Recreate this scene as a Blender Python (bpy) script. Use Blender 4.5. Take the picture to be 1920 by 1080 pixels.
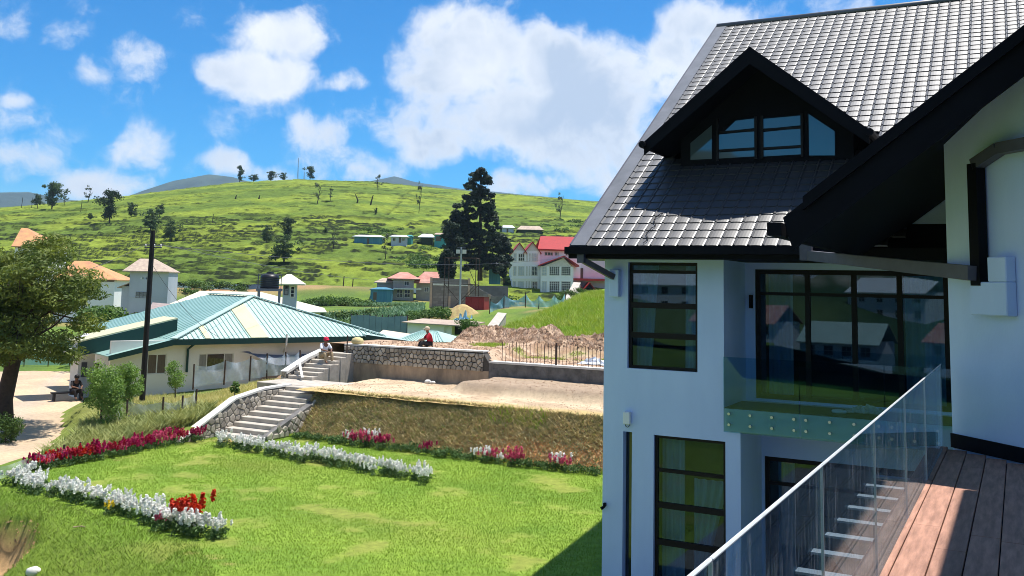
import bpy, bmesh, math, random
import numpy as np
from mathutils import Vector, Matrix, noise as mnoise
random.seed(7); rng = np.random.default_rng(7)
for o in list(bpy.data.objects): bpy.data.objects.remove(o)
scene = bpy.context.scene
# ---------------------------------------------------------------- camera
F = 1770.0; ROLL = math.radians(1.24); PITCH = math.radians(6.5)
CAM = np.array([0.0, 0.0, 5.5]); PPX = 960.0; PPY = 538.0 - F*math.tan(PITCH)
cd = bpy.data.cameras.new('camera'); cam = bpy.data.objects.new('camera', cd)
scene.collection.objects.link(cam); scene.camera = cam
cd.sensor_width = 36.0; cd.sensor_fit = 'HORIZONTAL'; cd.lens = 36.0*F/1920.0
cd.shift_y = -(540.0-PPY)/1920.0; cd.clip_start = 0.05; cd.clip_end = 20000
cam.matrix_world = Matrix.Translation(Vector(CAM)) @ Matrix.Rotation(math.radians(90)+PITCH, 4, 'X') @ Matrix.Rotation(ROLL, 4, 'Z')
# ---------------------------------------------------------------- light
SUN = Vector((0.239, 0.142, 1.0)).normalized()          # towards the sun
sl = bpy.data.lights.new('sun', 'SUN'); sl.energy = 4.6; sl.angle = math.radians(0.53); sl.color = (1.0, 0.955, 0.88)
so_ = bpy.data.objects.new('sun', sl); scene.collection.objects.link(so_)
so_.rotation_euler = SUN.to_track_quat('Z', 'Y').to_euler(); so_.location = (20, 20, 60)
vs = scene.view_settings; vs.view_transform = 'Standard'; vs.look = 'None'; vs.exposure = 0.7; vs.gamma = 1.0; vs.use_curve_mapping = False
scene.cycles.use_denoising = True; scene.cycles.filter_width = 0.95; scene.cycles.max_bounces = 8; scene.cycles.transparent_max_bounces = 16
scene.cycles.sample_clamp_indirect = 6.0; scene.cycles.caustics_reflective = False; scene.cycles.caustics_refractive = False
# sky: physical sky with fair-weather cumulus mixed in by direction
world = bpy.data.worlds.new('World'); scene.world = world; world.use_nodes = True
wn = world.node_tree; wn.nodes.clear()
def nd(tree, typ, **kw):
    n = tree.nodes.new(typ)
    for k, v in kw.items():
        if k == 'inp':
            for kk, vv in v.items(): n.inputs[kk].default_value = vv
        else: setattr(n, k, v)
    return n
def ray(px, py):
    x = (px-PPX)/F; y = -(py-PPY)/F; c, s = math.cos(ROLL), math.sin(ROLL)
    xl = x*c-y*s; yl = x*s+y*c; cp, sp = math.cos(PITCH), math.sin(PITCH)
    return np.array([xl, cp-yl*sp, sp+yl*cp])
def atY(px, py, Y): r = ray(px, py); return CAM+r*(Y/r[1])
def atZ(px, py, z): r = ray(px, py); return CAM+r*((z-CAM[2])/r[2])
def onpl(px, py, n, o): n = np.array(n, float); r = ray(px, py); return CAM+r*((o-n@CAM)/(n@r))
def build_world():
    L = wn.links.new
    sky = nd(wn, 'ShaderNodeTexSky', sky_type='NISHITA', sun_disc=False, sun_elevation=math.asin(SUN.z),
             sun_rotation=math.atan2(SUN.x, SUN.y), altitude=1900.0, air_density=1.0, dust_density=0.3, ozone_density=2.5)
    hsv = nd(wn, 'ShaderNodeHueSaturation', inp={'Saturation': 2.0, 'Value': 0.68}); L(sky.outputs[0], hsv.inputs['Color'])
    tc = nd(wn, 'ShaderNodeTexCoord'); dirv = tc.outputs['Generated']
    def vmath(op, a, b=None):
        n = nd(wn, 'ShaderNodeVectorMath', operation=op); L(a, n.inputs[0])
        if b is not None:
            if isinstance(b, tuple): n.inputs[1].default_value = b
            else: L(b, n.inputs[1])
        return n
    def m(op, a, b=None, c=None, clamp=False):
        n = nd(wn, 'ShaderNodeMath', operation=op, use_clamp=clamp)
        for i, v in enumerate((a, b, c)):
            if v is None: continue
            if isinstance(v, (int, float)): n.inputs[i].default_value = v
            else: L(v, n.inputs[i])
        return n.outputs[0]
    # directions laid on a plane ahead of the house, and over the head for the rest of the sky
    sp0 = nd(wn, 'ShaderNodeSeparateXYZ'); L(dirv, sp0.inputs[0]); iy = m('DIVIDE', 1.0, m('MAXIMUM', sp0.outputs['Y'], 0.2))
    q = nd(wn, 'ShaderNodeCombineXYZ'); L(m('MULTIPLY', sp0.outputs['X'], iy), q.inputs[0]); L(m('MULTIPLY', sp0.outputs['Z'], iy), q.inputs[1])
    nw = nd(wn, 'ShaderNodeTexNoise', inp={'Scale': 9.0, 'Detail': 3.0, 'Roughness': 0.6}); L(dirv, nw.inputs['Vector'])
    w1 = vmath('SUBTRACT', nw.outputs['Color'], (0.5, 0.5, 0.5)); w2 = vmath('SCALE', w1.outputs[0]); w2.inputs['Scale'].default_value = 0.06
    wd = vmath('ADD', dirv, w2.outputs[0]).outputs[0]; qd = vmath('ADD', q.outputs[0], w2.outputs[0]).outputs[0]
    n1 = nd(wn, 'ShaderNodeTexNoise', inp={'Scale': 13.0, 'Detail': 9.0, 'Roughness': 0.62}); L(wd, n1.inputs['Vector'])
    # cloud bodies: (px, py, radius x, radius y, weight) read as directions in the sky
    blobs = [(880,120,150,95,1.15),(1030,110,150,85,1.15),(1125,195,120,110,1.1),(960,215,190,85,1.1),(860,265,120,55,.95),(1090,290,150,50,.8),(775,95,45,70,.75),
             (1330,40,95,55,1.0),(1265,120,70,65,.9),(1150,345,75,40,.65),(950,350,70,26,.65),(1040,355,40,20,.55),
             (525,62,115,50,.9),(485,140,115,60,.95),(265,110,75,50,.78),(180,135,50,35,.6),(15,52,45,28,.7),(35,175,38,20,.6),(655,155,60,24,.66),(350,35,26,42,.55),
             (20,305,95,52,.72),(170,345,115,34,.85),(268,295,65,75,.66),(415,312,50,26,.8),(505,322,60,22,.7),(590,272,75,48,.85),(650,318,95,34,.85)]
    acc = None
    for (px, py, rx, ry, w) in blobs:
        d = ray(px, py); cx, cy = d[0]/d[1], d[2]/d[1]; rx, ry = 1.35*rx/F, 1.35*ry/F
        ma = nd(wn, 'ShaderNodeVectorMath', operation='MULTIPLY_ADD'); L(qd, ma.inputs[0]); ma.inputs[1].default_value = (1/rx, 1/ry, 0); ma.inputs[2].default_value = (-cx/rx, -cy/ry, 0)
        r2 = vmath('DOT_PRODUCT', ma.outputs[0], ma.outputs[0]).outputs['Value']
        g = m('MULTIPLY', m('SUBTRACT', 1.0, r2, clamp=True), w)
        acc = g if acc is None else m('SMOOTH_MAX', acc, g, 0.25)
    ahead = nd(wn, 'ShaderNodeMapRange', inp={'From Min': 0.72, 'From Max': 0.82}); L(sp0.outputs['Y'], ahead.inputs['Value'])
    # elsewhere in the sky the same kind of cloud, scattered by noise
    n0 = nd(wn, 'ShaderNodeTexNoise', inp={'Scale': 2.6, 'Detail': 1.0, 'Roughness': 0.5}); L(wd, n0.inputs['Vector'])
    other = m('MULTIPLY', m('SUBTRACT', n0.outputs['Fac'], 0.5, clamp=True), 6.0)
    mo = nd(wn, 'ShaderNodeMix', data_type='FLOAT'); L(ahead.outputs[0], mo.inputs['Factor']); L(other, mo.inputs[2]); L(acc, mo.inputs[3])
    dens = m('ADD', mo.outputs[0], m('MULTIPLY', m('SUBTRACT', n1.outputs['Fac'], 0.5), 2.5))
    mr = nd(wn, 'ShaderNodeMapRange', interpolation_type='SMOOTHSTEP', inp={'From Min': 0.20, 'From Max': 0.92}); L(dens, mr.inputs['Value'])
    # thick middles are greyer, sunlit rims white
    core = nd(wn, 'ShaderNodeMapRange', interpolation_type='SMOOTHSTEP', inp={'From Min': 0.45, 'From Max': 1.2}); L(dens, core.inputs['Value'])
    n3 = nd(wn, 'ShaderNodeTexNoise', inp={'Scale': 9.0, 'Detail': 4.0, 'Roughness': 0.55}); L(wd, n3.inputs['Vector'])
    shade = m('MULTIPLY', core.outputs[0], m('ADD', m('MULTIPLY', n3.outputs['Fac'], 3.4), -1.1, clamp=True), clamp=True)
    cc = nd(wn, 'ShaderNodeMix', data_type='RGBA'); L(shade, cc.inputs['Factor'])
    cc.inputs[6].default_value = (4.4, 4.5, 4.65, 1); cc.inputs[7].default_value = (2.35, 2.8, 3.5, 1)
    sep = nd(wn, 'ShaderNodeSeparateXYZ'); L(dirv, sep.inputs[0])
    up = nd(wn, 'ShaderNodeMapRange', inp={'From Min': -0.02, 'From Max': 0.06}); L(sep.outputs['Z'], up.inputs['Value'])
    mx = nd(wn, 'ShaderNodeMix', data_type='RGBA'); L(m('MULTIPLY', mr.outputs[0], m('MULTIPLY', up.outputs[0], 0.96)), mx.inputs['Factor'])
    L(hsv.outputs[0], mx.inputs[6]); L(cc.outputs[2], mx.inputs[7])
    bg = nd(wn, 'ShaderNodeBackground', inp={'Strength': 0.15}); L(mx.outputs[2], bg.inputs['Color'])
    out = nd(wn, 'ShaderNodeOutputWorld'); L(bg.outputs[0], out.inputs['Surface'])
build_world()
world.cycles.sampling_method = 'MANUAL'; world.cycles.sample_map_resolution = 512
# ---------------------------------------------------------------- helpers
TH = math.radians(-28.2); CT, ST = math.cos(TH), math.sin(TH)
U = np.array([CT, ST, 0.0]); N = np.array([-ST, CT, 0.0])           # along the house front, and away from the camera
def W(s, o, z=0.0): return (s*CT-o*ST, s*ST+o*CT, z)
def SO(x, y): return (x*CT+y*ST, -x*ST+y*CT)
COL = scene.collection
def link(o): COL.objects.link(o); return o
def tag(o, label=None, cat=None, group=None, kind=None):
    if label: o['label'] = label
    if cat: o['category'] = cat
    if group: o['group'] = group
    if kind: o['kind'] = kind
    return o
def thing(name, label, cat, loc=(0, 0, 0), rz=0.0, group=None):
    o = bpy.data.objects.new(name, None); link(o); o.empty_display_size = 0.2
    o.location = loc; o.rotation_euler = (0, 0, rz); return tag(o, label, cat, group)
class MB:
    def __init__(s, off=(0, 0, 0)): s.v = []; s.f = []; s.off = off
    def add(s, pts, faces):
        b = len(s.v); ox, oy, oz = s.off
        s.v += [(p[0]+ox, p[1]+oy, p[2]+oz) for p in pts]; s.f += [tuple(b+i for i in f) for f in faces]; return s
    def box(s, x0, x1, y0, y1, z0, z1):
        return s.add([(x0,y0,z0),(x1,y0,z0),(x1,y1,z0),(x0,y1,z0),(x0,y0,z1),(x1,y0,z1),(x1,y1,z1),(x0,y1,z1)],
                     [(0,3,2,1),(4,5,6,7),(0,1,5,4),(1,2,6,5),(2,3,7,6),(3,0,4,7)])
    def prism(s, pts, vec):
        n = len(pts); q = [(p[0]+vec[0], p[1]+vec[1], p[2]+vec[2]) for p in pts]
        return s.add(list(pts)+q, [tuple(range(n-1, -1, -1)), tuple(range(n, 2*n))]+[(i, (i+1) % n, n+(i+1) % n, n+i) for i in range(n)])
    def beam(s, p, q, w, h, up=(0, 0, 1)):
        p, q = Vector(p), Vector(q); d = (q-p).normalized(); r = d.cross(Vector(up))
        if r.length < 1e-4: r = d.cross(Vector((0, 1, 0)))
        r.normalize(); t = r.cross(d); r = r*w/2; t = t*h/2
        return s.prism([tuple(p-r-t), tuple(p+r-t), tuple(p+r+t), tuple(p-r+t)], tuple(q-p))
    def tube(s, pts, rad, n=8, cap=True):
        rings = []; pts = [Vector(p) for p in pts]
        if not hasattr(rad, '__len__'): rad = [rad]*len(pts)
        vs_ = []; fs = []
        for i, p in enumerate(pts):
            d = (pts[min(i+1, len(pts)-1)]-pts[max(i-1, 0)]).normalized()
            a = d.cross(Vector((0.31, 0.17, 0.93)));
            if a.length < 1e-3: a = d.cross(Vector((1, 0, 0)))
            a.normalize(); b = d.cross(a)
            vs_ += [tuple(p+(a*math.cos(2*math.pi*k/n)+b*math.sin(2*math.pi*k/n))*rad[i]) for k in range(n)]
            if i: fs += [((i-1)*n+k, (i-1)*n+(k+1) % n, i*n+(k+1) % n, i*n+k) for k in range(n)]
        if cap: fs += [tuple(range(n-1, -1, -1)), tuple(range((len(pts)-1)*n, len(pts)*n))]
        return s.add(vs_, fs)
    def lathe(s, prof, n=16, c=(0, 0, 0)):
        vs_ = []; fs = []
        for i, (r, z) in enumerate(prof):
            vs_ += [(c[0]+r*math.cos(2*math.pi*k/n), c[1]+r*math.sin(2*math.pi*k/n), c[2]+z) for k in range(n)]
            if i: fs += [((i-1)*n+k, (i-1)*n+(k+1) % n, i*n+(k+1) % n, i*n+k) for k in range(n)]
        fs += [tuple(range(n-1, -1, -1)), tuple(range((len(prof)-1)*n, len(prof)*n))]
        return s.add(vs_, fs)
    def mesh(s, name): me = bpy.data.meshes.new(name); me.from_pydata(s.v, [], s.f); me.update(); return me
    def build(s, name, m, parent=None, smooth=False, bevel=0.0, label=None, kind=None):
        return mk(name, s.mesh(name), m, parent, smooth, bevel, label, kind)
def mk(name, me, m, parent=None, smooth=False, bevel=0.0, label=None, kind=None):
    if m is not None and not me.materials: me.materials.append(m)
    if smooth: me.polygons.foreach_set('use_smooth', [True]*len(me.polygons))
    o = link(bpy.data.objects.new(name, me)); o.parent = parent
    if bevel > 0:
        b = o.modifiers.new('bevel', 'BEVEL'); b.width = bevel; b.segments = 1; b.limit_method = 'ANGLE'
    return tag(o, label, kind=kind)
def npmesh(name, V, Fc):
    V = np.asarray(V, np.float32); Fc = np.asarray(Fc, np.int32); k = Fc.shape[1]
    me = bpy.data.meshes.new(name); me.vertices.add(len(V)); me.vertices.foreach_set('co', V.ravel())
    me.loops.add(Fc.size); me.loops.foreach_set('vertex_index', Fc.ravel())
    me.polygons.add(len(Fc)); me.polygons.foreach_set('loop_start', np.arange(len(Fc), dtype=np.int32)*k)
    me.polygons.foreach_set('loop_total', np.full(len(Fc), k, np.int32)); me.update(calc_edges=True); me.shade_flat(); return me
def gridmesh(name, P):
    h, w = P.shape[:2]; i = np.arange(h*w).reshape(h, w)
    return npmesh(name, P.reshape(-1, 3), np.stack([i[:-1, :-1], i[:-1, 1:], i[1:, 1:], i[1:, :-1]], -1).reshape(-1, 4))
def copy_tree(o, parent=None):
    c = o.copy(); link(c); c.parent = parent
    for ch in list(o.children): copy_tree(ch, c)
    return c
# smooth value noise on numpy arrays
_perm = rng.random((256, 256)).astype(np.float32)
def vnoise(x, y):
    xi = np.floor(x).astype(int); yi = np.floor(y).astype(int); fx = x-xi; fy = y-yi
    fx = fx*fx*(3-2*fx); fy = fy*fy*(3-2*fy); a = lambda i, j: _perm[(xi+i) & 255, (yi+j) & 255]
    return (a(0,0)*(1-fx)+a(1,0)*fx)*(1-fy)+(a(0,1)*(1-fx)+a(1,1)*fx)*fy
def fbm(x, y, o=4):
    r = 0; a = .5; t = 0
    for i in range(o): r = r+a*vnoise(x*2**i+17*i, y*2**i-9*i); t += a; a *= .5
    return r/t
def sstep(a, b, x): t = np.clip((x-a)/(b-a), 0, 1); return t*t*(3-2*t)
_ONES = ['', 'first', 'second', 'third', 'fourth', 'fifth', 'sixth', 'seventh', 'eighth', 'ninth', 'tenth', 'eleventh', 'twelfth', 'thirteenth', 'fourteenth', 'fifteenth', 'sixteenth', 'seventeenth', 'eighteenth', 'nineteenth']
_TENS = {2: ('twentieth', 'twenty'), 3: ('thirtieth', 'thirty'), 4: ('fortieth', 'forty'), 5: ('fiftieth', 'fifty'), 6: ('sixtieth', 'sixty')}
def nth(k): return _ONES[k] if k < 20 else (_TENS[k//10][0] if k % 10 == 0 else _TENS[k//10][1]+'-'+_ONES[k % 10])
# ---------------------------------------------------------------- materials
MATS = {}
def mat(name, c1, c2=None, scale=3.0, rough=0.8, bump=0.0, bscale=40.0, spec=0.3, metal=0.0, detail=6.0, rnd=0.0, lo=0.35, hi=0.65, coord='Object', stretch=None, sheen=0.0, trans=0.0):
    if name in MATS: return MATS[name]
    mt = bpy.data.materials.new(name); mt.use_nodes = True; t = mt.node_tree; L = t.links.new
    p = t.nodes['Principled BSDF']; p.inputs['Roughness'].default_value = rough; p.inputs['Metallic'].default_value = metal
    p.inputs['Specular IOR Level'].default_value = spec
    tcn = nd(t, 'ShaderNodeTexCoord'); vec = tcn.outputs[coord]
    if stretch:
        mp = nd(t, 'ShaderNodeMapping'); mp.inputs['Scale'].default_value = stretch; L(vec, mp.inputs['Vector']); vec = mp.outputs[0]
    if c2 is None: c2 = tuple(v*0.82 for v in c1)
    n = nd(t, 'ShaderNodeTexNoise', inp={'Scale': scale, 'Detail': detail, 'Roughness': 0.62}); L(vec, n.inputs['Vector'])
    r = nd(t, 'ShaderNodeMapRange', inp={'From Min': lo, 'From Max': hi}); L(n.outputs['Fac'], r.inputs['Value'])
    mx = nd(t, 'ShaderNodeMix', data_type='RGBA'); L(r.outputs[0], mx.inputs['Factor'])
    mx.inputs[6].default_value = (*c1, 1); mx.inputs[7].default_value = (*c2, 1); colr = mx.outputs[2]
    if rnd > 0:
        oi = nd(t, 'ShaderNodeObjectInfo'); mr = nd(t, 'ShaderNodeMapRange', inp={'To Min': 1-rnd, 'To Max': 1+rnd}); L(oi.outputs['Random'], mr.inputs['Value'])
        h = nd(t, 'ShaderNodeHueSaturation'); L(colr, h.inputs['Color']); L(mr.outputs[0], h.inputs['Value']); colr = h.outputs[0]
    L(colr, p.inputs['Base Color'])
    if bump > 0:
        n2 = nd(t, 'ShaderNodeTexNoise', inp={'Scale': bscale, 'Detail': 5.0, 'Roughness': 0.6}); L(vec, n2.inputs['Vector'])
        b = nd(t, 'ShaderNodeBump', inp={'Strength': bump, 'Distance': 0.02}); L(n2.outputs['Fac'], b.inputs['Height']); L(b.outputs[0], p.inputs['Normal'])
    if trans > 0:
        td = nd(t, 'ShaderNodeBsdfTranslucent'); h2 = nd(t, 'ShaderNodeHueSaturation', inp={'Value': 1.3, 'Saturation': 1.1}); L(colr, h2.inputs['Color']); L(h2.outputs[0], td.inputs['Color'])
        ms = nd(t, 'ShaderNodeMixShader', inp={'Fac': trans}); L(p.outputs[0], ms.inputs[1]); L(td.outputs[0], ms.inputs[2]); L(ms.outputs[0], t.nodes['Material Output'].inputs['Surface'])
    MATS[name] = mt; return mt
def glass_clear(name, tint, gloss=0.09, dirt=0.08):
    if name in MATS: return MATS[name]
    mt = bpy.data.materials.new(name); mt.use_nodes = True; t = mt.node_tree; L = t.links.new; t.nodes.remove(t.nodes['Principled BSDF'])
    tr = nd(t, 'ShaderNodeBsdfTransparent', inp={'Color': (*tint, 1)}); gl = nd(t, 'ShaderNodeBsdfGlossy', inp={'Roughness': 0.01, 'Color': (.72, .88, 1.0, 1)})
    df = nd(t, 'ShaderNodeBsdfDiffuse', inp={'Color': (.6, .65, .68, 1)})
    fr = nd(t, 'ShaderNodeFresnel', inp={'IOR': 1.5}); a = nd(t, 'ShaderNodeMath', operation='MULTIPLY_ADD'); L(fr.outputs[0], a.inputs[0]); a.inputs[1].default_value = 0.35; a.inputs[2].default_value = gloss-0.04
    m1 = nd(t, 'ShaderNodeMixShader'); L(a.outputs[0], m1.inputs[0]); L(tr.outputs[0], m1.inputs[1]); L(gl.outputs[0], m1.inputs[2])
    tcn = nd(t, 'ShaderNodeTexCoord'); mp = nd(t, 'ShaderNodeMapping'); mp.inputs['Scale'].default_value = (6, 6, 1.1); L(tcn.outputs['Object'], mp.inputs['Vector'])
    n = nd(t, 'ShaderNodeTexNoise', inp={'Scale': 3.0, 'Detail': 8.0, 'Roughness': 0.7}); L(mp.outputs[0], n.inputs['Vector'])
    r = nd(t, 'ShaderNodeMapRange', inp={'From Min': 0.52, 'From Max': 0.8, 'To Min': 0.0, 'To Max': dirt*3}); L(n.outputs['Fac'], r.inputs['Value'])
    m2 = nd(t, 'ShaderNodeMixShader'); L(r.outputs[0], m2.inputs[0]); L(m1.outputs[0], m2.inputs[1]); L(df.outputs[0], m2.inputs[2])
    L(m2.outputs[0], t.nodes['Material Output'].inputs['Surface']); MATS[name] = mt; return mt
def glass_dark(name, col=(.012, .018, .02), wav=0.04, ior=1.75, wscale=2.2):
    if name in MATS: return MATS[name]
    mt = bpy.data.materials.new(name); mt.use_nodes = True; t = mt.node_tree; L = t.links.new; p = t.nodes['Principled BSDF']
    p.inputs['Base Color'].default_value = (*col, 1); p.inputs['Roughness'].default_value = 0.03; p.inputs['IOR'].default_value = ior; p.inputs['Specular IOR Level'].default_value = 0.5
    tcn = nd(t, 'ShaderNodeTexCoord'); n = nd(t, 'ShaderNodeTexNoise', inp={'Scale': wscale, 'Detail': 1.5}); L(tcn.outputs['Object'], n.inputs['Vector'])
    b = nd(t, 'ShaderNodeBump', inp={'Strength': wav, 'Distance': 0.05}); L(n.outputs['Fac'], b.inputs['Height']); L(b.outputs[0], p.inputs['Normal'])
    MATS[name] = mt; return mt
# ================================================================ the house with the tiled roof
M_wall = mat('wall_paint', (.61, .75, 1.0), (.47, .60, .86), scale=1.1, rough=.85, bump=.10, bscale=45, stretch=(1, 1, .35), lo=.25, hi=.8, detail=9)
M_dark = mat('dark_timber', (.0045, .005, .009), (.0035, .004, .007), scale=4, rough=.7, spec=.12)
M_frame = mat('window_frame', (.008, .006, .007), (.010, .008, .009), scale=9, rough=.5, spec=.2)
M_tile = mat('roof_tile', (.020, .021, .027), (.014, .015, .019), scale=1.6, rough=.54, spec=1.0, rnd=.12, bump=.02, bscale=25)
MATS['roof_tile'].node_tree.nodes['Principled BSDF'].inputs['IOR'].default_value = 1.72
M_flash = mat('roof_flashing', (.17, .175, .19), (.12, .125, .135), scale=2.2, rough=.42, spec=.5)
M_glassd = glass_clear('window_glass', (.52, .66, .74), gloss=.07, dirt=.0)
M_balg = glass_clear('balustrade_glass', (.80, .88, .91), gloss=.07, dirt=.16)
M_balg2 = glass_clear('balcony_glass', (.66, .84, .90), gloss=.075, dirt=.0)
M_steel = mat('brushed_steel', (.62, .66, .68), (.5, .54, .56), scale=8, rough=.3, metal=.8, spec=.5)
M_rail = mat('rail_cap', (.60, .64, .66), (.50, .54, .57), scale=8, rough=.35, spec=.5)
M_pipe = mat('grey_pipe', (.10, .10, .125), (.08, .08, .10), scale=5, rough=.5)
M_slab = mat('balcony_slab_paint', (.55, .63, .66), (.48, .56, .60), scale=2, rough=.8)
S0, O0 = -6.79, 16.4
house = thing('house', 'blue-grey two-storey house with dark tiled roof, gabled dormer and glass balcony', 'house', W(S0, O0, 0), TH)
HO = (-S0, -O0, 0)
def HB(): return MB(HO)
TANP = math.tan(math.radians(34.5)); EO, EZ = 15.8, 6.25; RO = 25.4; RZ = EZ+TANP*(RO-EO)
def rz_(o): return EZ+TANP*(o-EO)
def wall_grid(mb, s0, s1, z0, z1, holes, o0, o1):
    ss = sorted({s0, s1, *[h[0] for h in holes], *[h[1] for h in holes]}); zs = sorted({z0, z1, *[h[2] for h in holes], *[h[3] for h in holes]})
    solid = lambda i, j: 0 <= i < len(ss)-1 and 0 <= j < len(zs)-1 and not any(h[0] <= (ss[i]+ss[i+1])/2 <= h[1] and h[2] <= (zs[j]+zs[j+1])/2 <= h[3] for h in holes)
    for i in range(len(ss)-1):
        for j in range(len(zs)-1):
            if not solid(i, j): continue
            a, b, c, d = ss[i], ss[i+1], zs[j], zs[j+1]
            mb.add([(a,o0,c),(b,o0,c),(b,o0,d),(a,o0,d)], [(0,1,2,3)]); mb.add([(a,o1,c),(b,o1,c),(b,o1,d),(a,o1,d)], [(3,2,1,0)])
            if not solid(i-1, j): mb.add([(a,o0,c),(a,o0,d),(a,o1,d),(a,o1,c)], [(0,1,2,3)])
            if not solid(i+1, j): mb.add([(b,o0,c),(b,o1,c),(b,o1,d),(b,o0,d)], [(0,1,2,3)])
            if not solid(i, j-1): mb.add([(a,o0,c),(a,o1,c),(b,o1,c),(b,o0,c)], [(0,1,2,3)])
            if not solid(i, j+1): mb.add([(a,o0,d),(b,o0,d),(b,o1,d),(a,o1,d)], [(0,1,2,3)])
    return mb
WU = (-6.33, -5.02, 4.08, 6.0); WL = (-5.82, -4.53, .35, 2.94); WS = (-6.40, -6.23, .15, 2.95)
fw = HB(); wall_grid(fw, -6.79, -4.27, -.4, 6.05, [WU, WL, WS, (-4.55, -4.27, 3.12, 6.05)], 16.4, 16.65)
fw.build('front_wall', M_wall, house)
w = HB(); w.box(-6.79, -6.56, 16.652, 34.4, -.4, 6.05); w.prism([(-6.79, 16.652, 6.052), (-6.79, 34.4, 6.052), (-6.79, RO, RZ-.5)], (.23, 0, 0)); w.build('side_wall', M_wall, house)
w = HB(); wall_grid(w, -4.66, 1.2, 3.5, 6.05, [(-4.37, 1.0, 3.55, 5.93)], 17.9, 18.1); w.build('balcony_back_wall', M_wall, house)
w = HB(); w.box(-4.66, -4.552, 16.655, 17.898, 3.5, 6.05); w.build('balcony_side_wall', M_wall, house)
w = HB(); wall_grid(w, -4.52, 1.2, -.4, 3.12, [(-4.22, 1.0, .0, 2.52)], 17.9, 18.1); w.box(-4.52, -4.272, 16.655, 17.898, -.4, 3.118); w.build('ground_floor_back_wall', M_wall, house)
w = HB(); w.box(-4.548, 1.2, 16.4, 17.895, 3.12, 3.5); w.build('balcony_slab', M_slab, house, bevel=.008)
w = HB(); w.box(-4.548, -.72, 16.42, 17.6, 3.502, 3.515); w.build('balcony_floor', mat('dark_floor', (.03, .034, .04), (.045, .048, .05), scale=3, rough=.5), house)
w = HB(); w.box(-4.553, -.72, 15.86, 17.898, 6.052, 6.12); w.box(-7.1, -4.554, 15.86, 16.64, 6.052, 6.12); w.build('soffit', M_dark, house)
def window(holes_, bars, o=16.47, name='window', vbars=(), par=None, mb=HB, fr=.055, thick=(), gl=None, parent=None):
    a, b, c, d = holes_; f = mb(); par = parent or house
    f.box(a+.002, a+fr, o, o+.07, c+.002, d-.002); f.box(b-fr, b-.002, o, o+.07, c+.002, d-.002)
    f.box(a+fr, b-fr, o, o+.07, c+.002, c+fr); f.box(a+fr, b-fr, o, o+.07, d-fr, d-.002)
    for z in bars:
        h = .05 if z in thick else .03; f.box(a+fr, b-fr, o-.004, o+.066, z-h, z+h)
    for s in vbars: f.box(s-.045, s+.045, o-.006, o+.064, c+fr, d-fr)
    fo_ = f.build(name, M_frame, par)
    zs = [c+fr]+sorted(bars)+[d-fr]; ss = [a+fr]+list(vbars)+[b-fr]
    for i in range(len(zs)-1):
        for j in range(len(ss)-1):
            p = mb(); p.box(ss[j], ss[j+1], o+.03, o+.036, zs[i], zs[i+1]); p.build('pane', gl or M_glassd, fo_)
    return fo_
window(WU, [4.68, 5.22, 5.83], thick=(4.68, 5.22))
window(WL, [1.10, 1.73, 2.33], thick=(1.10, 1.73))
p = HB(); p.box(-6.40, -6.23, 16.56, 16.57, .15, 2.95); p.build('window', glass_dark('slit_glass', (.006, .01, .016)), house, label='tall narrow dark slit window')
dr = window((-4.37, 1.0, 3.55, 5.93), [5.48], o=17.93, name='sliding_door', vbars=(-3.42, -2.61, -1.85, -1.1, -.2), fr=.09)
dr['label'] = 'black framed sliding balcony doors with transom panes'
window((-4.22, 1.0, .0, 2.52), [2.05], o=17.93, name='sliding_door', vbars=(-3.2, -2.1, -1.0), fr=.08)
cu = HB()
for k in range(9): cu.tube([(-4.26+k*.05, 17.925, 3.62), (-4.26+k*.05, 17.925, 5.42)], .018, 6)
for k in range(14): cu.tube([(-1.76+k*.05, 17.925, 3.62), (-1.76+k*.05, 17.925, 5.42)], .018, 6)
cu.build('curtain_rail', M_frame, house) if False else None
# rooms behind the glass: dark back walls and hanging curtains
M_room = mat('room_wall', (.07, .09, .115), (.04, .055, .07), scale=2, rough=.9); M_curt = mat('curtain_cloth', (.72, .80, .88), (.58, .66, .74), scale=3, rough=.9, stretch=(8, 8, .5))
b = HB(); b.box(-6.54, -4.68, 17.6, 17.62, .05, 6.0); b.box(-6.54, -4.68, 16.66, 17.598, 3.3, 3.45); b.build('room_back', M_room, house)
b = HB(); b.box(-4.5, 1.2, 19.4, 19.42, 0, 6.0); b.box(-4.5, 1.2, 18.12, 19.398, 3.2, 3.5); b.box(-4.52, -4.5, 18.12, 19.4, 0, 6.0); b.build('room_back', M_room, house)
def curtain(s0, s1, z0, z1, o, amp=.035, gather=0.0):
    n = 40; u = np.linspace(0, 1, n); v = np.linspace(0, 1, 6); UU, VV = np.meshgrid(u, v); s = s0+(s1-s0)*UU*(1-gather*(1-VV)); P = np.stack([s, o+amp*np.sin(UU*(s1-s0)*42+.4*np.sin(VV*2)), z0+(z1-z0)*VV], -1)+np.array(HO); mk('curtain', gridmesh('curtain', P), M_curt, house, smooth=True)
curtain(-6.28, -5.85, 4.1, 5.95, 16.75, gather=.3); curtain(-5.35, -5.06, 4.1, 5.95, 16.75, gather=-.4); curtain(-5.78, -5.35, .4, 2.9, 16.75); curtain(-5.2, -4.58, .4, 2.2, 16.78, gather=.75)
curtain(-4.2, -3.75, 3.6, 5.9, 18.25); curtain(-1.8, -.5, 3.6, 5.9, 18.25); curtain(-4.05, -3.75, .1, 2.5, 18.25)
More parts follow.
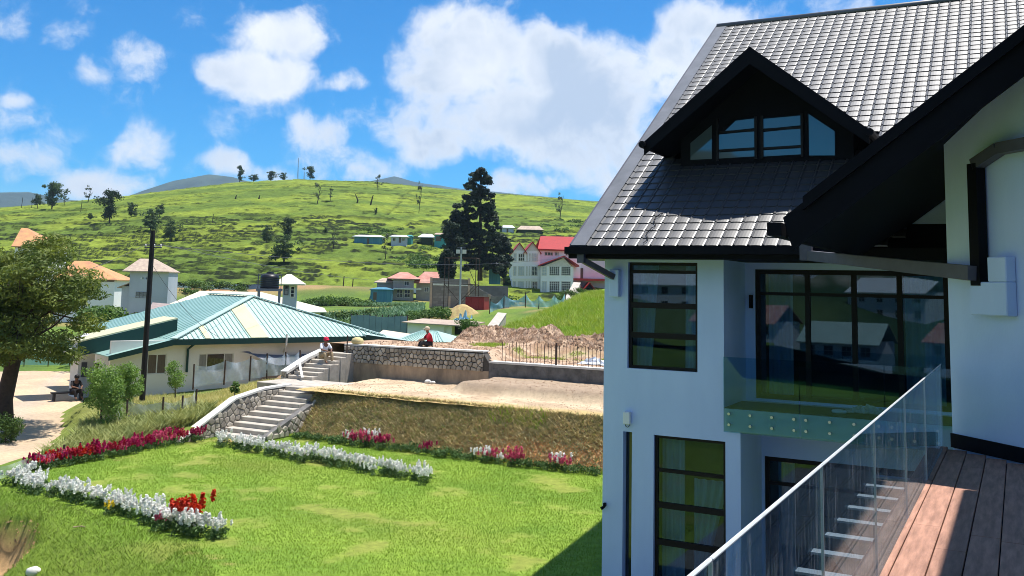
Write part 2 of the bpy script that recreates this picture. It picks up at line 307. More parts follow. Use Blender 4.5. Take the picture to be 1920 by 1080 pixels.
# balcony glass with bolts
for a, b in ((-4.545, -3.275), (-3.262, -1.95), (-1.937, -.76)):
    g = HB(); g.box(a, b, 16.345, 16.36, 3.11, 4.38); gp = g.build('balcony_glass_panel', M_balg2, house)
    n = 4
    for k in range(n):
        s = a+.09+(b-a-.18)*k/(n-1)
        for z in (3.42, 3.24):
            bb = HB(); bb.tube([(s, 16.40, z), (s, 16.336, z)], [.024, .024], 10); bb.build('bolt', M_steel, gp)
# ---- main roof
r = HB(); r.prism([(-7.2, EO, EZ-.02), (-7.2, RO, RZ-.02), (-7.2, RO, RZ-.2), (-7.2, EO+.02, EZ-.2)], (10.4, 0, 0))
r.prism([(-7.2, RO+.002, RZ-.02), (-7.2, RO+9.6, EZ-.02), (-7.2, RO+9.6, EZ-.2), (-7.2, RO+.002, RZ-.2)], (10.4, 0, 0))
roof = r.build('roof', M_dark, house)
sl_n = math.hypot(1, TANP); cosP, sinP = 1/sl_n, TANP/sl_n
TW, TL = .245, .262
pr = [(0, .0), (.018, .026), (.036, .030), (.056, .010), (.11, .0135), (.165, .0135), (.220, .010), (.245, .002)]
tv = []; tf = []
for i, (x, h) in enumerate(pr):
    tv += [(x, -.012, h+.017), (x, TL, h+.0), (x, -.010, h-.016)]
for i in range(len(pr)-1):
    a = 3*i; b = 3*(i+1); tf += [(a, b, b+1, a+1), (a+2, b+2, b, a)]
tme = bpy.data.meshes.new('tile'); tme.from_pydata([(x, y*cosP-z*sinP, y*sinP+z*cosP) for x, y, z in tv], [], tf); tme.materials.append(M_tile); tme.update()
rows = int((RO-EO)/cosP/TL); cols = int((2.6+6.93)/TW); cand = []
for i in range(rows):
    o = EO+(i*TL)*cosP+.01; z = rz_(o)+.004
    for j in range(cols):
        s = -6.93+j*TW
        wing_z = 6.2+.767*(s+.12+2.15)
        if z < wing_z-.2 and s > -2.3: continue
        hw = (o-18.42)*0+2.0
        if 18.45 < o < 21.3 and abs(s+.12+4.28) < 2.02-(max(o-18.9, 0))*.84: continue
        P = np.array(W(s+.12, o+.1, z)); d = P-CAM
        # in view and not behind the wing's barge board
        vis = 1.0 if (d[0]/d[1] < .545 and (z-5.5)/d[1] < .32) else 0
        if s > -2.2:
            k = 10.4/(o+.1); zs_ = 5.5+(z-5.5)*k; sb = (s+.12)*k
            if zs_ < 6.31+.767*(sb+2.15): vis = 0
        if 17.2 < o and vis:
            k = 17.3/(o+.1); sb = (s+.12)*k; zb = 5.5+(z-5.5)*k
            if zb < 10.05-.82*abs(sb+4.28) and zb > 8: vis = 0
        cand.append((-vis, np.linalg.norm(d), s, o, z))
cand.sort()
for _, _, s, o, z in cand[:300]:
    t = link(bpy.data.objects.new('tile', tme)); t.parent = roof; t.location = (s-S0, o-O0, z)
tv_ = np.array([v.co for v in tme.vertices]); tf_ = np.array(tf)
rest = cand[300:]; off = np.array([(s-S0, o-O0, z) for _, _, s, o, z in rest])
V = (tv_[None]+off[:, None]).reshape(-1, 3); Fq = (tf_[None]+(np.arange(len(rest))*len(tv_))[:, None, None]).reshape(-1, 4)
mk('roof_tiles', npmesh('roof_tiles', V, Fq), M_tile, roof, kind='stuff')
f = HB(); f.prism([(-7.2, EO-.02, EZ+.012), (-6.915, EO-.02, EZ+.012), (-6.915, RO, RZ+.012), (-7.2, RO, RZ+.012)], (0, -.03*sinP, .03*cosP)); f.build('verge_flashing', M_flash, roof)
f = HB(); f.prism([(-7.235, EO-.02, EZ+.05), (-7.235, RO, RZ+.05), (-7.235, RO, RZ-.22), (-7.235, EO-.02, EZ-.2)], (.033, 0, 0)); f.build('barge_board', M_pipe, roof)
f = HB(); f.tube([(-7.2, RO, RZ+.02), (3.2, RO, RZ+.02)], .085, 10); f.build('ridge_cap', M_tile, roof, smooth=True)
f = HB(); f.box(-7.24, -2.35, EO-.05, EO-.015, 6.04, 6.262); f.build('fascia', M_dark, roof)
f = HB(); f.box(-7.26, -2.4, EO-.19, EO-.055, 6.12, 6.245); f.build('gutter', M_dark, roof)
# ---- dormer
DS, DO, DZ, DH, DR = -4.28, 17.3, 10.03, 2.03, 1.66
dm = HB(); dzl = DZ-DR; bk = lambda z: EO+(z-EZ)/TANP
for sg in (-1, 1):
    top = [(DS, DO, DZ), (DS+sg*DH, DO, dzl), (DS+sg*DH, bk(dzl)+.05, dzl), (DS, bk(DZ)+.05, DZ)]
    dm.prism(top if sg > 0 else top[::-1], (0, 0, -.12))
dormer = dm.build('dormer', M_dark, house, label='black gabled roof dormer with angled side panes')
b = HB()
for sg in (-1, 1): b.prism([(DS, DO-.045, DZ+.03), (DS+sg*(DH+.04), DO-.045, dzl), (DS+sg*(DH+.04), DO-.045, dzl-.26), (DS, DO-.045, DZ-.30)], (0, .04, 0))
b.build('barge_board', M_dark, dormer)
for sg in (-1, 1):
    b = HB(); b.tube([(DS+sg*(DH+.06), DO-.12, dzl-.06), (DS+sg*(DH+.06), bk(dzl)+.1, dzl-.06)], .07, 8); b.build('gutter', M_dark, dormer)
b = HB(); dw = 18.3; zb = rz_(dw)-.05
b.prism([(-5.95, dw, zb), (-2.62, dw, zb), (-2.62, dw, 8.62), (DS, dw, 9.92), (-5.95, dw, 8.6)], (0, .08, 0))
for s in (-5.95, -2.70): b.prism([(s, dw+.081, zb), (s, dw+.081, 8.6), (s, bk(8.6), 8.6)], (.08, 0, 0))
b.build('front_wall', M_dark, dormer)
M_skyg = glass_dark('dormer_glass', (.10, .14, .17), wav=.02, ior=2.0)
def poly_pane(pts, nm='pane'): q = HB(); q.prism([(s, dw-.012, z) for s, z in pts], (0, .006, 0)); q.build(nm, M_skyg, dormer)
poly_pane([(-5.74, 8.12), (-5.30, 8.12), (-5.30, 8.80), (-5.74, 8.46)])
poly_pane([(-3.42, 8.10), (-2.95, 8.08), (-2.95, 8.54), (-3.42, 8.90)])
for a, b_, cut in ((-5.16, -4.45, .22), (-4.28, -3.57, 0)):
    poly_pane([(a, 8.12), (b_, 8.13), (b_, 8.25), (a, 8.24)]); poly_pane([(a, 8.30), (b_, 8.31), (b_, 8.63), (a, 8.60)])
    poly_pane([(a+(.12 if cut else 0), 8.66), (b_, 8.69), (b_, 8.88), (a+(.34 if cut else 0), 8.86)])
    q = HB()
    for z in (8.275, 8.645): q.box(a, b_, dw-.03, dw-.013, z-.022, z+.022)
    q.box(a-.05, a, dw-.04, dw-.003, 8.08, 8.92); q.box(b_, b_+.05, dw-.04, dw-.003, 8.08, 8.92)
    q.build('window_frame', M_frame, dormer)
# ---- rain pipes running from the gutter to boxes on the wall
b = HB(); b.box(-6.64, -6.46, 16.25, 16.399, 5.36, 5.86); b.build('rain_box', M_wall, house, bevel=.01)
b = HB(); b.beam((-6.98, 15.72, 6.03), (-6.56, 16.26, 5.72), .09, .10); b.box(-7.03, -6.9, 15.66, 15.78, 5.96, 6.11); b.build('rain_pipe', M_pipe, house)
b = HB(); b.beam((-2.93, 15.55, 6.10), (-.42, 11.20, 5.75), .12, .155); b.build('rain_pipe', M_pipe, house)
b = HB(); b.box(-3.06, -2.88, 15.45, 15.62, 6.02, 6.3); b.build('rain_pipe', M_pipe, house)
# ---- gabled wing on the near side, its corner cut at 45 degrees
ZU = lambda s: 6.31+.767*(s+2.15)
wing = HB()
c0, c1 = (-.70, 11.74), (1.2, 9.84); nx, ny = .17, .17
wing.prism([(c0[0], c0[1], -.4), (c1[0], c1[1], -.4), (c1[0], c1[1], ZU(c1[0])-.2), (c0[0], c0[1], ZU(c0[0])-.2)], (nx, ny, 0))
wing.build('wing_wall', M_wall, house)
b = HB(); b.box(-.70, -.48, 11.99, 16.398, -.4, ZU(-.7)-.2); b.build('wing_side_wall', M_wall, house)
b = HB(); b.box(1.37, 1.6, -5, 9.84, -.4, 8.0); b.build('wing_side_wall', M_wall, house)
b = HB(); b.prism([(-2.30, 16.4, 6.13), (-.70, 16.4, 6.13), (-.70, 16.4, ZU(-.7)-.2), (-2.30, 16.4, ZU(-2.3)-.2)], (0, .2, 0)); b.build('upper_wall', M_wall, house)
BO = 10.4
vo = lambda s: EO+(ZU(s)-EZ)/TANP
b = HB(); b.prism([(-2.2, BO, ZU(-2.2)), (3.2, BO, ZU(3.2)), (3.2, vo(3.2), ZU(3.2)), (-2.2, vo(-2.2), ZU(-2.2))], (0, 0, -.18))
wroof = b.build('wing_roof', M_dark, house)
b = HB(); b.prism([(-2.22, BO-.05, ZU(-2.22)+.05), (3.2, BO-.05, ZU(3.2)+.05), (3.2, BO-.05, ZU(3.2)-.40), (-2.12, BO-.05, ZU(-2.22)-.30)], (0, .045, 0)); b.build('barge_board', M_dark, wroof)
b = HB(); b.prism([(-2.0, BO-.10, ZU(-2.0)+.10), (3.2, BO-.10, ZU(3.2)+.10), (3.2, BO-.10, ZU(3.2)-.04), (-2.0, BO-.10, ZU(-2.0)-.04)], (0, .048, 0)); b.build('barge_trim', M_dark, wroof)
b = HB(); b.box(-2.38, -2.23, BO-.1, 15.55, ZU(-2.2)-.16, ZU(-2.2)-.02); b.build('gutter', M_dark, wroof)
b = HB(); b.box(.14, 5.0, -5, BO-.16, 8.02, 8.2); b.build('unseen_canopy', M_dark, house)  # unseen roof slab, added to cast the shade along the deck's right side
# downpipe, box and skirting on the cut corner: d = (1,-1)/sqrt2 along the wall, outward (-1,-1)/sqrt2
def cw(t, d, z): k = .70711; return (c0[0]+k*t-k*d, c0[1]-k*t-k*d, z)
def cbox(t0, t1, d0, d1, z0, z1, nm, m, bevel=0):
    q = HB(); q.prism([cw(t0, d0, z0), cw(t1, d0, z0), cw(t1, d1, z0), cw(t0, d1, z0)], (0, 0, z1-z0)); return q.build(nm, m, house, bevel=bevel)
cbox(.50, .63, .03, .15, 5.62, 6.93, 'down_pipe', M_dark); 
q = HB(); q.beam(cw(.56, .09, 6.92), cw(.90, .09, 7.05), .12, .12); q.beam(cw(.90, .09, 7.05), cw(1.6, .09, 7.06), .12, .12); q.build('down_pipe', M_pipe, house)
cbox(.47, .97, .002, .14, 5.31, 5.66, 'rain_box', M_wall, .01); cbox(.72, .97, .003, .135, 5.662, 5.92, 'rain_box', M_wall, .01)
cbox(.0, 2.5, .002, .03, 3.85, 4.0, 'skirting', M_dark)
# small fittings on the front
b = HB(); b.box(-6.37, -6.24, 16.30, 16.398, 3.09, 3.31); rt = b.build('wall_unit', mat('white_plastic', (.80, .82, .84), (.76, .78, .8), rough=.4), house, bevel=.012, label='small white antenna box with a looped cable')
b = HB(); b.tube([(-6.35, 16.36, 3.09), (-6.335, 16.36, 3.05), (-6.305, 16.36, 3.035), (-6.275, 16.36, 3.05), (-6.26, 16.36, 3.09)], .006, 6); b.build('cable', M_dark, rt)
b = HB(); b.box(-6.75, -6.71, 16.33, 16.398, 1.60, 1.66); b.tube([(-6.73, 16.36, 1.6), (-6.77, 16.30, 1.57)], [.02, .03], 8); b.build('tap', M_dark, house)
b = HB(); b.box(-4.46, -4.40, 17.80, 17.86, 5.2, 5.45); b.build('wall_lamp', M_dark, house)
# loose cable lying on the tiles
b = HB(); pts = [(-5.82+.05*math.sin(k*1.1), 15.8+k*.07, rz_(15.8+k*.07)+.065+.02*math.sin(k*2.3)) for k in range(14)]; b.tube(pts, .008, 5); b.build('loose_cable', M_dark, roof)
# ================================================================ deck and its glass balustrade
DZK = 3.85
M_plank = mat('deck_plank', (.50, .27, .195), (.28, .15, .11), scale=2.6, rough=.55, bump=.12, bscale=30, rnd=.16, stretch=(9, 1, 3), spec=.35)
b = MB((0, 0, 0)); deck = thing('deck', None, None, W(0, 4, DZK), TH)
del_ = deck; tag(deck, kind='structure')
b = MB((0, -4, -DZK)); b.box(-.90, 1.3, -3, 9.9, 3.62, DZK-.036); b.prism([(-.90, 9.902, 3.62), (1.1, 9.902, 3.62), (-.72, 11.70, 3.62), (-.90, 11.70, 3.62)], (0, 0, .19)); b.build('deck_frame', M_dark, deck)
rr = random.Random(3)
for k in range(12):
    a = -.93+k*.192; o = -3+rr.random()*2
    e_end = 11.74-max(a+.19+.70, 0)-.03
    while o < e_end:
        l = min(2.4+rr.random()*1.2, e_end-o)
        b = MB((0, -4, -DZK)); b.box(a, a+.184, o, o+l-.006, DZK-.034, DZK+rr.uniform(-.003, .002)); b.build('plank', M_plank, deck, bevel=.004); o += l
for k in range(9):
    o = 5.6+k*.5; b = MB((0, -4, -DZK)); b.box(-1.26, -.932, o, o+.10, DZK-.045, DZK-.03)
    b.prism([(-1.15, o+.045, DZK-.046), (-.932, o+.045, DZK-.046), (-.932, o+.045, DZK-.30)], (0, .01, 0)); b.build('bracket', mat('bracket_steel', (.30, .32, .35), (.22, .24, .27), rough=.5), deck)
bal = thing('glass_balustrade', 'frameless clear glass balustrade with thin pale handrail along the deck edge', 'balustrade', W(-.79, 4, DZK), TH)
js = [-.7, 1.0, 2.7, 4.40, 6.10, 7.80, 9.50, 11.55]
for a, c in zip(js[:-1], js[1:]):
    b = MB((.79, -4, -DZK)); b.box(-.796, -.784, a+.008, c-.008, DZK+.003, 4.745); gp = b.build('glass_panel', M_balg, bal)
    b = MB((.79, -4, -DZK)); b.box(-.7965, -.7835, a+.002, a+.006, DZK+.003, 4.745); b.build('edge_strip', M_rail, gp)
    b = MB((.79, -4, -DZK)); b.box(-.798, -.782, a+.002, c-.002, 4.7455, 4.757); b.build('handrail', M_rail, bal, bevel=.004)
# litter left on the balcony
ring = thing('plastic_ring', 'small white plastic ring lying on the balcony floor', 'ring', W(-2.72, 16.85, 3.516), TH)
b = MB(); pts = [(.10*math.cos(k*math.pi/8), .07*math.sin(k*math.pi/8), .03) for k in range(17)]; b.tube(pts, .028, 8, cap=False); b.build('band', mat('white_plastic', (.8,.8,.8)), ring, smooth=True)
def crumple(n, rad, h, seed, mm, name, parent):
    r_ = np.random.default_rng(seed); g = np.linspace(-1, 1, n); X, Y = np.meshgrid(g, g)
    Z = np.abs(r_.normal(0, h, X.shape))*(1.15-np.hypot(X, Y)).clip(0, 1)+.01
    P = np.stack([X*rad+r_.normal(0, rad*.06, X.shape), Y*rad*.7+r_.normal(0, rad*.06, X.shape), Z], -1)
    return mk(name, gridmesh(name, P), mm, parent)
lit = thing('plastic_sheet', 'crumpled translucent plastic packing left on the balcony floor', 'litter', W(-2.35, 17.2, 3.516), TH)
crumple(14, .33, .09, 4, mat('clear_plastic', (.62, .62, .6), (.42, .42, .4), scale=12, rough=.3), 'sheet', lit)
# ================================================================ ground
def paint_mat(name, rough=.9, nscale=6.0, amp=.35, bump=.3, bscale=9.0, dist=.06, fine=40.0):
    """colour comes from the mesh's own 'Col' attribute, broken up by noise"""
    if name in MATS: return MATS[name]
    mt = bpy.data.materials.new(name); mt.use_nodes = True; t = mt.node_tree; L = t.links.new; p = t.nodes['Principled BSDF']
    p.inputs['Roughness'].default_value = rough; p.inputs['Specular IOR Level'].default_value = .15
    at = nd(t, 'ShaderNodeAttribute', attribute_name='Col'); tcn = nd(t, 'ShaderNodeTexCoord')
    n = nd(t, 'ShaderNodeTexNoise', inp={'Scale': nscale, 'Detail': 8.0, 'Roughness': .65}); L(tcn.outputs['Object'], n.inputs['Vector'])
    mr = nd(t, 'ShaderNodeMapRange', inp={'From Min': .25, 'From Max': .75, 'To Min': 1-amp, 'To Max': 1+amp}); L(n.outputs['Fac'], mr.inputs['Value'])
    h = nd(t, 'ShaderNodeHueSaturation'); L(at.outputs['Color'], h.inputs['Color']); L(mr.outputs[0], h.inputs['Value']); L(h.outputs[0], p.inputs['Base Color'])
    n2 = nd(t, 'ShaderNodeTexNoise', inp={'Scale': bscale, 'Detail': 7.0, 'Roughness': .7}); L(tcn.outputs['Object'], n2.inputs['Vector'])
    b = nd(t, 'ShaderNodeBump', inp={'Strength': bump, 'Distance': dist}); L(n2.outputs['Fac'], b.inputs['Height']); L(b.outputs[0], p.inputs['Normal'])
    MATS[name] = mt; return mt
def set_col(me, C):
    a = me.color_attributes.new('Col', 'FLOAT_COLOR', 'POINT'); C = np.asarray(C, np.float32).reshape(-1, 3)
    a.data.foreach_set('color', np.concatenate([C, np.ones((len(C), 1), np.float32)], 1).ravel())
def lerp(a, b, t): return np.asarray(a)*(1-t[..., None])+np.asarray(b)*t[..., None]
def terrain(name, P, C, m, smooth=True):
    me = gridmesh(name, P); set_col(me, C); o = mk(name, me, m, smooth=smooth); tag(o, kind='structure'); return o
def sog(s0, s1, o0, o1, step):
    S, O = np.meshgrid(np.arange(s0, s1+step*.5, step), np.arange(o0, o1+step*.5, step)); return S, O
def toP(S, O, Z): return np.stack([S*CT-O*ST, S*ST+O*CT, Z], -1)
# --- lawn with the bank falling away at its near left corner
def edge_o(S): return np.interp(S, [-26, -24, -20, -15.4, -13, -10, -6], [16.6, 16.1, 15.5, 14.9, 13.2, 10, 4])
def lawn_z(S, O):
    z = .05*(fbm(S*.25, O*.25)-.5)
    d = edge_o(S)-O; z = z-1.75*sstep(0, 4.2, d)*(.9+.3*fbm(S*.5, O*.5)) + .05*(fbm(S*2, O*2)-.5)*sstep(0, .6, d)
    pt = (((S+20.9)/1.5)**2+((O-13.7)/1.05)**2); z = z-.85*sstep(1.25, .75, pt+.5*(fbm(S*1.6, O*1.6)-.5))+.12*np.exp(-(((S+20.8)/2)**2+((O-15.2)/.45)**2))
    z = z-.3*sstep(-25.5, -26.0, S)
    return z
S, O = sog(-26.0, 8.0, -12, 27.15, .16)
Z = lawn_z(S, O); g1 = np.array([.205, .305, .04]); g2 = np.array([.155, .255, .032]); dry = np.array([.24, .25, .055]); soil = np.array([.46, .29, .14])
C = lerp(g1, g2, sstep(.35, .65, fbm(S*.6, O*.6)))
dm_ = np.clip(sstep(.56, .72, fbm(S*.9+40, O*.9))*.9+.75*np.exp(-(((S+20.6)/2.0)**2+((O-22.2)/.9)**2))+.4*np.exp(-(((S+12)/2.5)**2+((O-18.5)/1.)**2)), 0, 1); C = lerp(C, dry, dm_*.75) if False else C*(1-dm_[..., None]*.75)+dry*dm_[..., None]*.75
bank_m = sstep(.1, 1.2, edge_o(S)-O); C = C*(1-.6*bank_m[..., None])+np.array([.17, .23, .035])*.6*bank_m[..., None]
pit = (((S+20.9)/1.5)**2+((O-13.7)/1.05)**2)+.5*(fbm(S*1.6, O*1.6)-.5); bare = np.clip(sstep(1.15, .95, pit)+sstep(.80, .86, fbm(S*1.1+9, O*1.1+60))*.6*(O < 23), 0, 1)
pathd = np.exp(-(((S+24.3)/.7)**2+((O-25.0)/.35)**2)); bare = np.clip(bare+.8*pathd, 0, 1)
C = C*(1-bare[..., None])+soil*bare[..., None]
M_grass = paint_mat('grass_ground', nscale=5, amp=.35, bump=.5, bscale=30)
terrain('lawn', toP(S, O, Z), C, M_grass)
S, O = sog(-6.4, 8, -11, 16.36, .5); terrain('added_dark_sheet', toP(S, O, lawn_z(S, O)*0+.02+np.minimum(lawn_z(S, O), 0)*sstep(-5.6, -6.4, S)), lerp((.20, .19, .185), (.15, .145, .14), fbm(S, O)), paint_mat('added_dark_ground', nscale=3, amp=.2, bump=.2))  # dark ground sheet added to cut green bounce onto the house walls
# --- planted bank, sand terrace
def bank_line(S): return 27.0+.12*np.sin(S*.6)+.5*sstep(-20, -24, S)
S_ = np.arange(-23.6, 10, .14); T = np.linspace(0, 1, 16)
Sb, Tb = np.meshgrid(S_, T); Ob = bank_line(Sb)+Tb*1.35+.08*(fbm(Sb*2, Tb*5)-.5); Zb = 1.5*Tb+.12*(fbm(Sb*1.7, Tb*4+3)-.5)*np.sin(Tb*3.1); Zb[0] = -.06
red = np.array([.62, .32, .12]); brn = np.array([.32, .255, .13])
tr = np.clip(sstep(-19, -13, Sb)*sstep(.75, .25, Tb)*1.2+.7*(fbm(Sb*.8, Tb*3)-.5), 0, 1)
terrain('planted_bank', toP(Sb, Ob, Zb), lerp(brn, red, tr), paint_mat('soil_ground', nscale=4, amp=.3, bump=.7, bscale=14))
def terr_z(S, O):
    z = 1.5+.0*O+.06*(fbm(S*1.2, O*1.2)-.5)
    e = 30.9+.5*(fbm(S*.7, O*0+3)-.5)+.25*sstep(-17.5, -19, S)*0
    raise_ = sstep(-.15, .45, O-e)*sstep(-19.3, -18.5, S+.25*(fbm(O*1.3, S*.2)-.5)*2)
    return z+.42*raise_+.05*(fbm(S*4, O*4)-.5)
S, O = sog(-24.2, 8, 28.2, 33.95, .12); Z = terr_z(S, O); Z[O < 28.35] -= .03
sand = np.array([.56, .44, .30]); sand2 = np.array([.44, .33, .22]); straw = np.array([.46, .34, .15])
C = lerp(sand, sand2, sstep(.4, .62, fbm(S*1.1, O*1.1))); up_ = sstep(1.62, 1.85, Z); C = C*(1-up_[..., None])+np.array([.36, .27, .19])*up_[..., None]
st = sstep(29.6, 28.7, O+.3*(fbm(S, O)-.5)); C = C*(1-st[..., None])+straw*st[..., None]
terrain('sand_terrace', toP(S, O, Z), C, paint_mat('sand_ground', nscale=7, amp=.22, bump=.45, bscale=18))
# --- upper terrace: bare soil, spoil heaps, then a grassy rise
def upper_z(S, O):
    near = 2.86-.38*sstep(-19.6, -18.8, S)
    z = near+.06*(fbm(S*.9, O*.9)-.5)
    ridge = np.exp(-((O-40.6-.6*np.sin(S*.8))/1.35)**2)*sstep(-26.3, -24.2, S); h = .42+.42*np.exp(-((S+19.2)/1.5)**2)+.40*np.exp(-((S+16.2)/1.6)**2)+.25*np.exp(-((S+23)/1.2)**2)
    z = z+ridge*h*(.75+.5*fbm(S*1.3, O*1.3))+.16*ridge*(fbm(S*5, O*5, 3)-.5)*2
    S2 = S+(O-43)*.25; rise = 2.7*sstep(42.2, 70, O)*(.22+.78*sstep(-27, -21.5, S2))*sstep(-29.5, -26.5, S2); z = z+rise+.25*(fbm(S*.5, O*.5)-.5)*sstep(42, 46, O)
    z = z-2.4*sstep(-24.6, -26.6, S+(O-43)*.30)*sstep(37.5, 40.5, O)
    return z
S, O = sog(-34, 14, 33.9, 76, .2); Z = upper_z(S, O)
z0_ = Z.copy(); lowl = sstep(-27.2, -28.2, S)*sstep(40, 36, O); Z = Z-2.6*lowl
dirt = np.array([.50, .36, .25]); dirt2 = np.array([.36, .23, .145]); gr = np.array([.15, .26, .02]); gr2 = np.array([.24, .27, .04])
C = lerp(dirt, dirt2, sstep(.42, .6, fbm(S*2.3, O*2.3)))
gm = np.clip(sstep(41.6, 43.2, O+1.2*(fbm(S*.8, O*.8)-.5))+.9*np.exp(-((O-37.6)/.9)**2)*sstep(-22, -19, S)*sstep(.35, .6, fbm(S*.9, O*.9)), 0, 1)
C = C*(1-gm[..., None])+lerp(gr, gr2, sstep(.4, .62, fbm(S*.5, O*.5)))*gm[..., None]
terrain('upper_terrace', toP(S, O, Z), C, paint_mat('soil_ground', nscale=4, amp=.3, bump=.7, bscale=14))
# --- road and yard
er = np.array([(-25.9, 2), (-26.0, 10), (-26.2, 15), (-26.7, 18), (-27.5, 20.7), (-31, 24.3), (-36, 28), (-40, 31.4), (-46, 35.5), (-51.5, 39.2)], float)
el = np.array([(-46, 2), (-48, 8), (-50, 13), (-52, 18), (-54, 22), (-55, 26), (-55.5, 29.5), (-55.5, 32), (-55, 35.5), (-53.5, 38.2)], float)
def resample(P, n):
    d = np.r_[0, np.cumsum(np.hypot(*np.diff(P, axis=0).T))]; t = np.linspace(0, d[-1], n); return np.stack([np.interp(t, d, P[:, k]) for k in range(P.shape[1])], 1)
A, B = resample(er, 130), resample(el, 130); T = np.linspace(0, 1, 70)[None, :, None]; Q = A[:, None]*(1-T)+B[:, None]*T; S, O = Q[..., 0], Q[..., 1]
Z = -.24+.05*(fbm(S*.3, O*.3)-.5); C = lerp((.58, .43, .28), (.46, .35, .24), sstep(.38, .62, fbm(S*.5, O*.5))); tk = np.exp(-((T[..., 0]*np.ones_like(S)-.16)/.05)**2)*.5; C = C*(1-tk[..., None])+np.array([.42, .36, .30])*tk[..., None]
terrain('road', toP(S, O, Z), C, paint_mat('sand_ground'))
# --- the wide ground round it, from control heights
CP = np.array([(-10,-30,-.4),(-25,10,-.5),(-14,10,-1.6),(-40,20,-.5),(-60,40,-.5),(-30,60,-.4),(-26,52,-.35),(-20,45,-.3),(-15.5,40.8,.25),(-12.5,37.9,.62),(-9.6,41,1.38),(-10.8,35.5,.75),(-11.2,34.5,.3),(-12.2,36,.5),(-13,31,-.05),(-14.2,33.5,.1),(-13.2,29,-.2),(-9.5,38.5,1.3),(-9.0,43,1.2),(-11,46,.2),(-14,44,.0),(-9,50,0),(-5,55,.4),(0,62,1.2),(-8,62,.3),
               (-60,125,-1.2),(-90,120,-1),(-40,100,-.5),(-25,95,0),(-20,118,2.6),(-8,112,2.8),(0,108,3.0),(6,100,3.4),(14,90,4.5),(20,110,4.5),(-60,165,4.2),(-30,165,5),(0,165,3.0),(30,165,2.2),(12,175,2.0),(-100,165,3.5),(60,120,4),(60,60,3),(60,0,1),(30,-30,-.5),(-60,-30,-1),(-100,60,-1),(-110,0,-1),(-45,135,.5),(-30,135,2.2)], float)
def ground_z(X, Y):
    num = 0; den = 0
    for x, y, z in CP:
        w = 1/((X-x)**2+(Y-y)**2+2.5)**1.6; num = num+w*z; den = den+w
    return num/den
X, Y = np.meshgrid(np.concatenate([np.arange(-150, -45, 2.5), np.arange(-45, 30, .6), np.arange(30, 130, 2.5)]), np.concatenate([np.arange(-60, 12, 3.), np.arange(12, 75, .6), np.arange(75, 182, 1.6)]))
s_, o_ = X*CT+Y*ST, -X*ST+Y*CT
Z = ground_z(X, Y)+.12*(fbm(X*.5, Y*.5)-.5)+.5*(fbm(X*.08, Y*.08)-.5)*sstep(60, 90, Y)
inl = sstep(-25.35, -25.0, s_)*sstep(35, 34, o_)*sstep(9, 8, s_); Z = Z-inl*(Z+1.9+1.2*sstep(15, 10, o_))
inu = sstep(-27.6, -27.0, s_)*sstep(33.5, 34.2, o_)*sstep(60, 55, o_)*sstep(15, 13, s_); Z = np.where(inu > .01, np.minimum(Z, Z*(1-inu)+(-1.)*inu), Z)
inr = np.zeros_like(Z)
ro_ = np.interp(o_, er[:, 1], er[:, 0]); lo_ = np.interp(o_, el[:, 1], el[:, 0]); inr = sstep(.1, .9, ro_-s_)*sstep(-.1, .9, s_-lo_)*(o_ < 39.4)*(o_ > 1); Z = Z*(1-inr)+(-.42)*inr
ga = np.array([.13, .20, .03]); gb = np.array([.30, .27, .08]); gc = np.array([.09, .15, .03])
C = lerp(ga, gc, sstep(.4, .6, fbm(X*.25, Y*.25)))
dryz = np.clip(np.exp(-(((X+12)/5)**2+((Y-40)/5)**2))*1.3, 0, 1); C = C*(1-dryz[..., None])+lerp(gb, np.array([.38, .33, .11]), sstep(.4, .6, fbm(X*1.2, Y*1.2)))*dryz[..., None]
vz = sstep(70, 90, Y)*sstep(.5, .62, fbm(X*.12+5, Y*.12)); C = C*(1-vz[..., None]*.7)+np.array([.33, .25, .10])*vz[..., None]*.7
bd = np.exp(-(((X+48)/26)**2+((Y-161)/5)**2))*.9; C = C*(1-bd[..., None])+np.array([.38, .21, .12])*bd[..., None]
terrain('ground', np.stack([X, Y, Z], -1), C, M_grass)
# --- tea hill: crest given as sky line, bushes as terraced rows with gaps between them
crest_px = np.array([(-600,420),(-300,408),(0,393),(100,385),(240,371),(330,359),(440,346),(560,340),(700,345),(800,355),(920,366),(1000,372),(1120,382),(1400,400),(2200,430)], float)
cu_, ce_, cy_ = [], [], []
for px, py in crest_px:
    r_ = ray(px, py); cu_.append(r_[0]/r_[1]); ce_.append(r_[2]/r_[1])
cu_, ce_ = np.array(cu_), np.array(ce_); YB = 168.0
def crest_Y(u): return np.interp(u, [-1, -.56, -.42, -.3, -.1, .1, .6], [330, 350, 380, 430, 470, 450, 400])
def hill_z(X, Y):
    u = X/np.maximum(Y, 50); yc = crest_Y(u); zc = 5.5+np.interp(u, cu_, ce_)*yc; zb = 4.2-2.0*sstep(-.12, .05, u)
    t = np.clip((Y-YB)/(yc-YB), 0, 1.6)
    prof = np.where(t < 1, 1-(1-np.minimum(t, 1))**1.25, 1-.25*(t-1)**1.3)
    return zb+(zc-zb)*prof+1.6*(fbm(X*.018, Y*.018)-.5)*np.clip(t*4, 0, 1)*np.clip((1.02-t)*6, 0, 1)
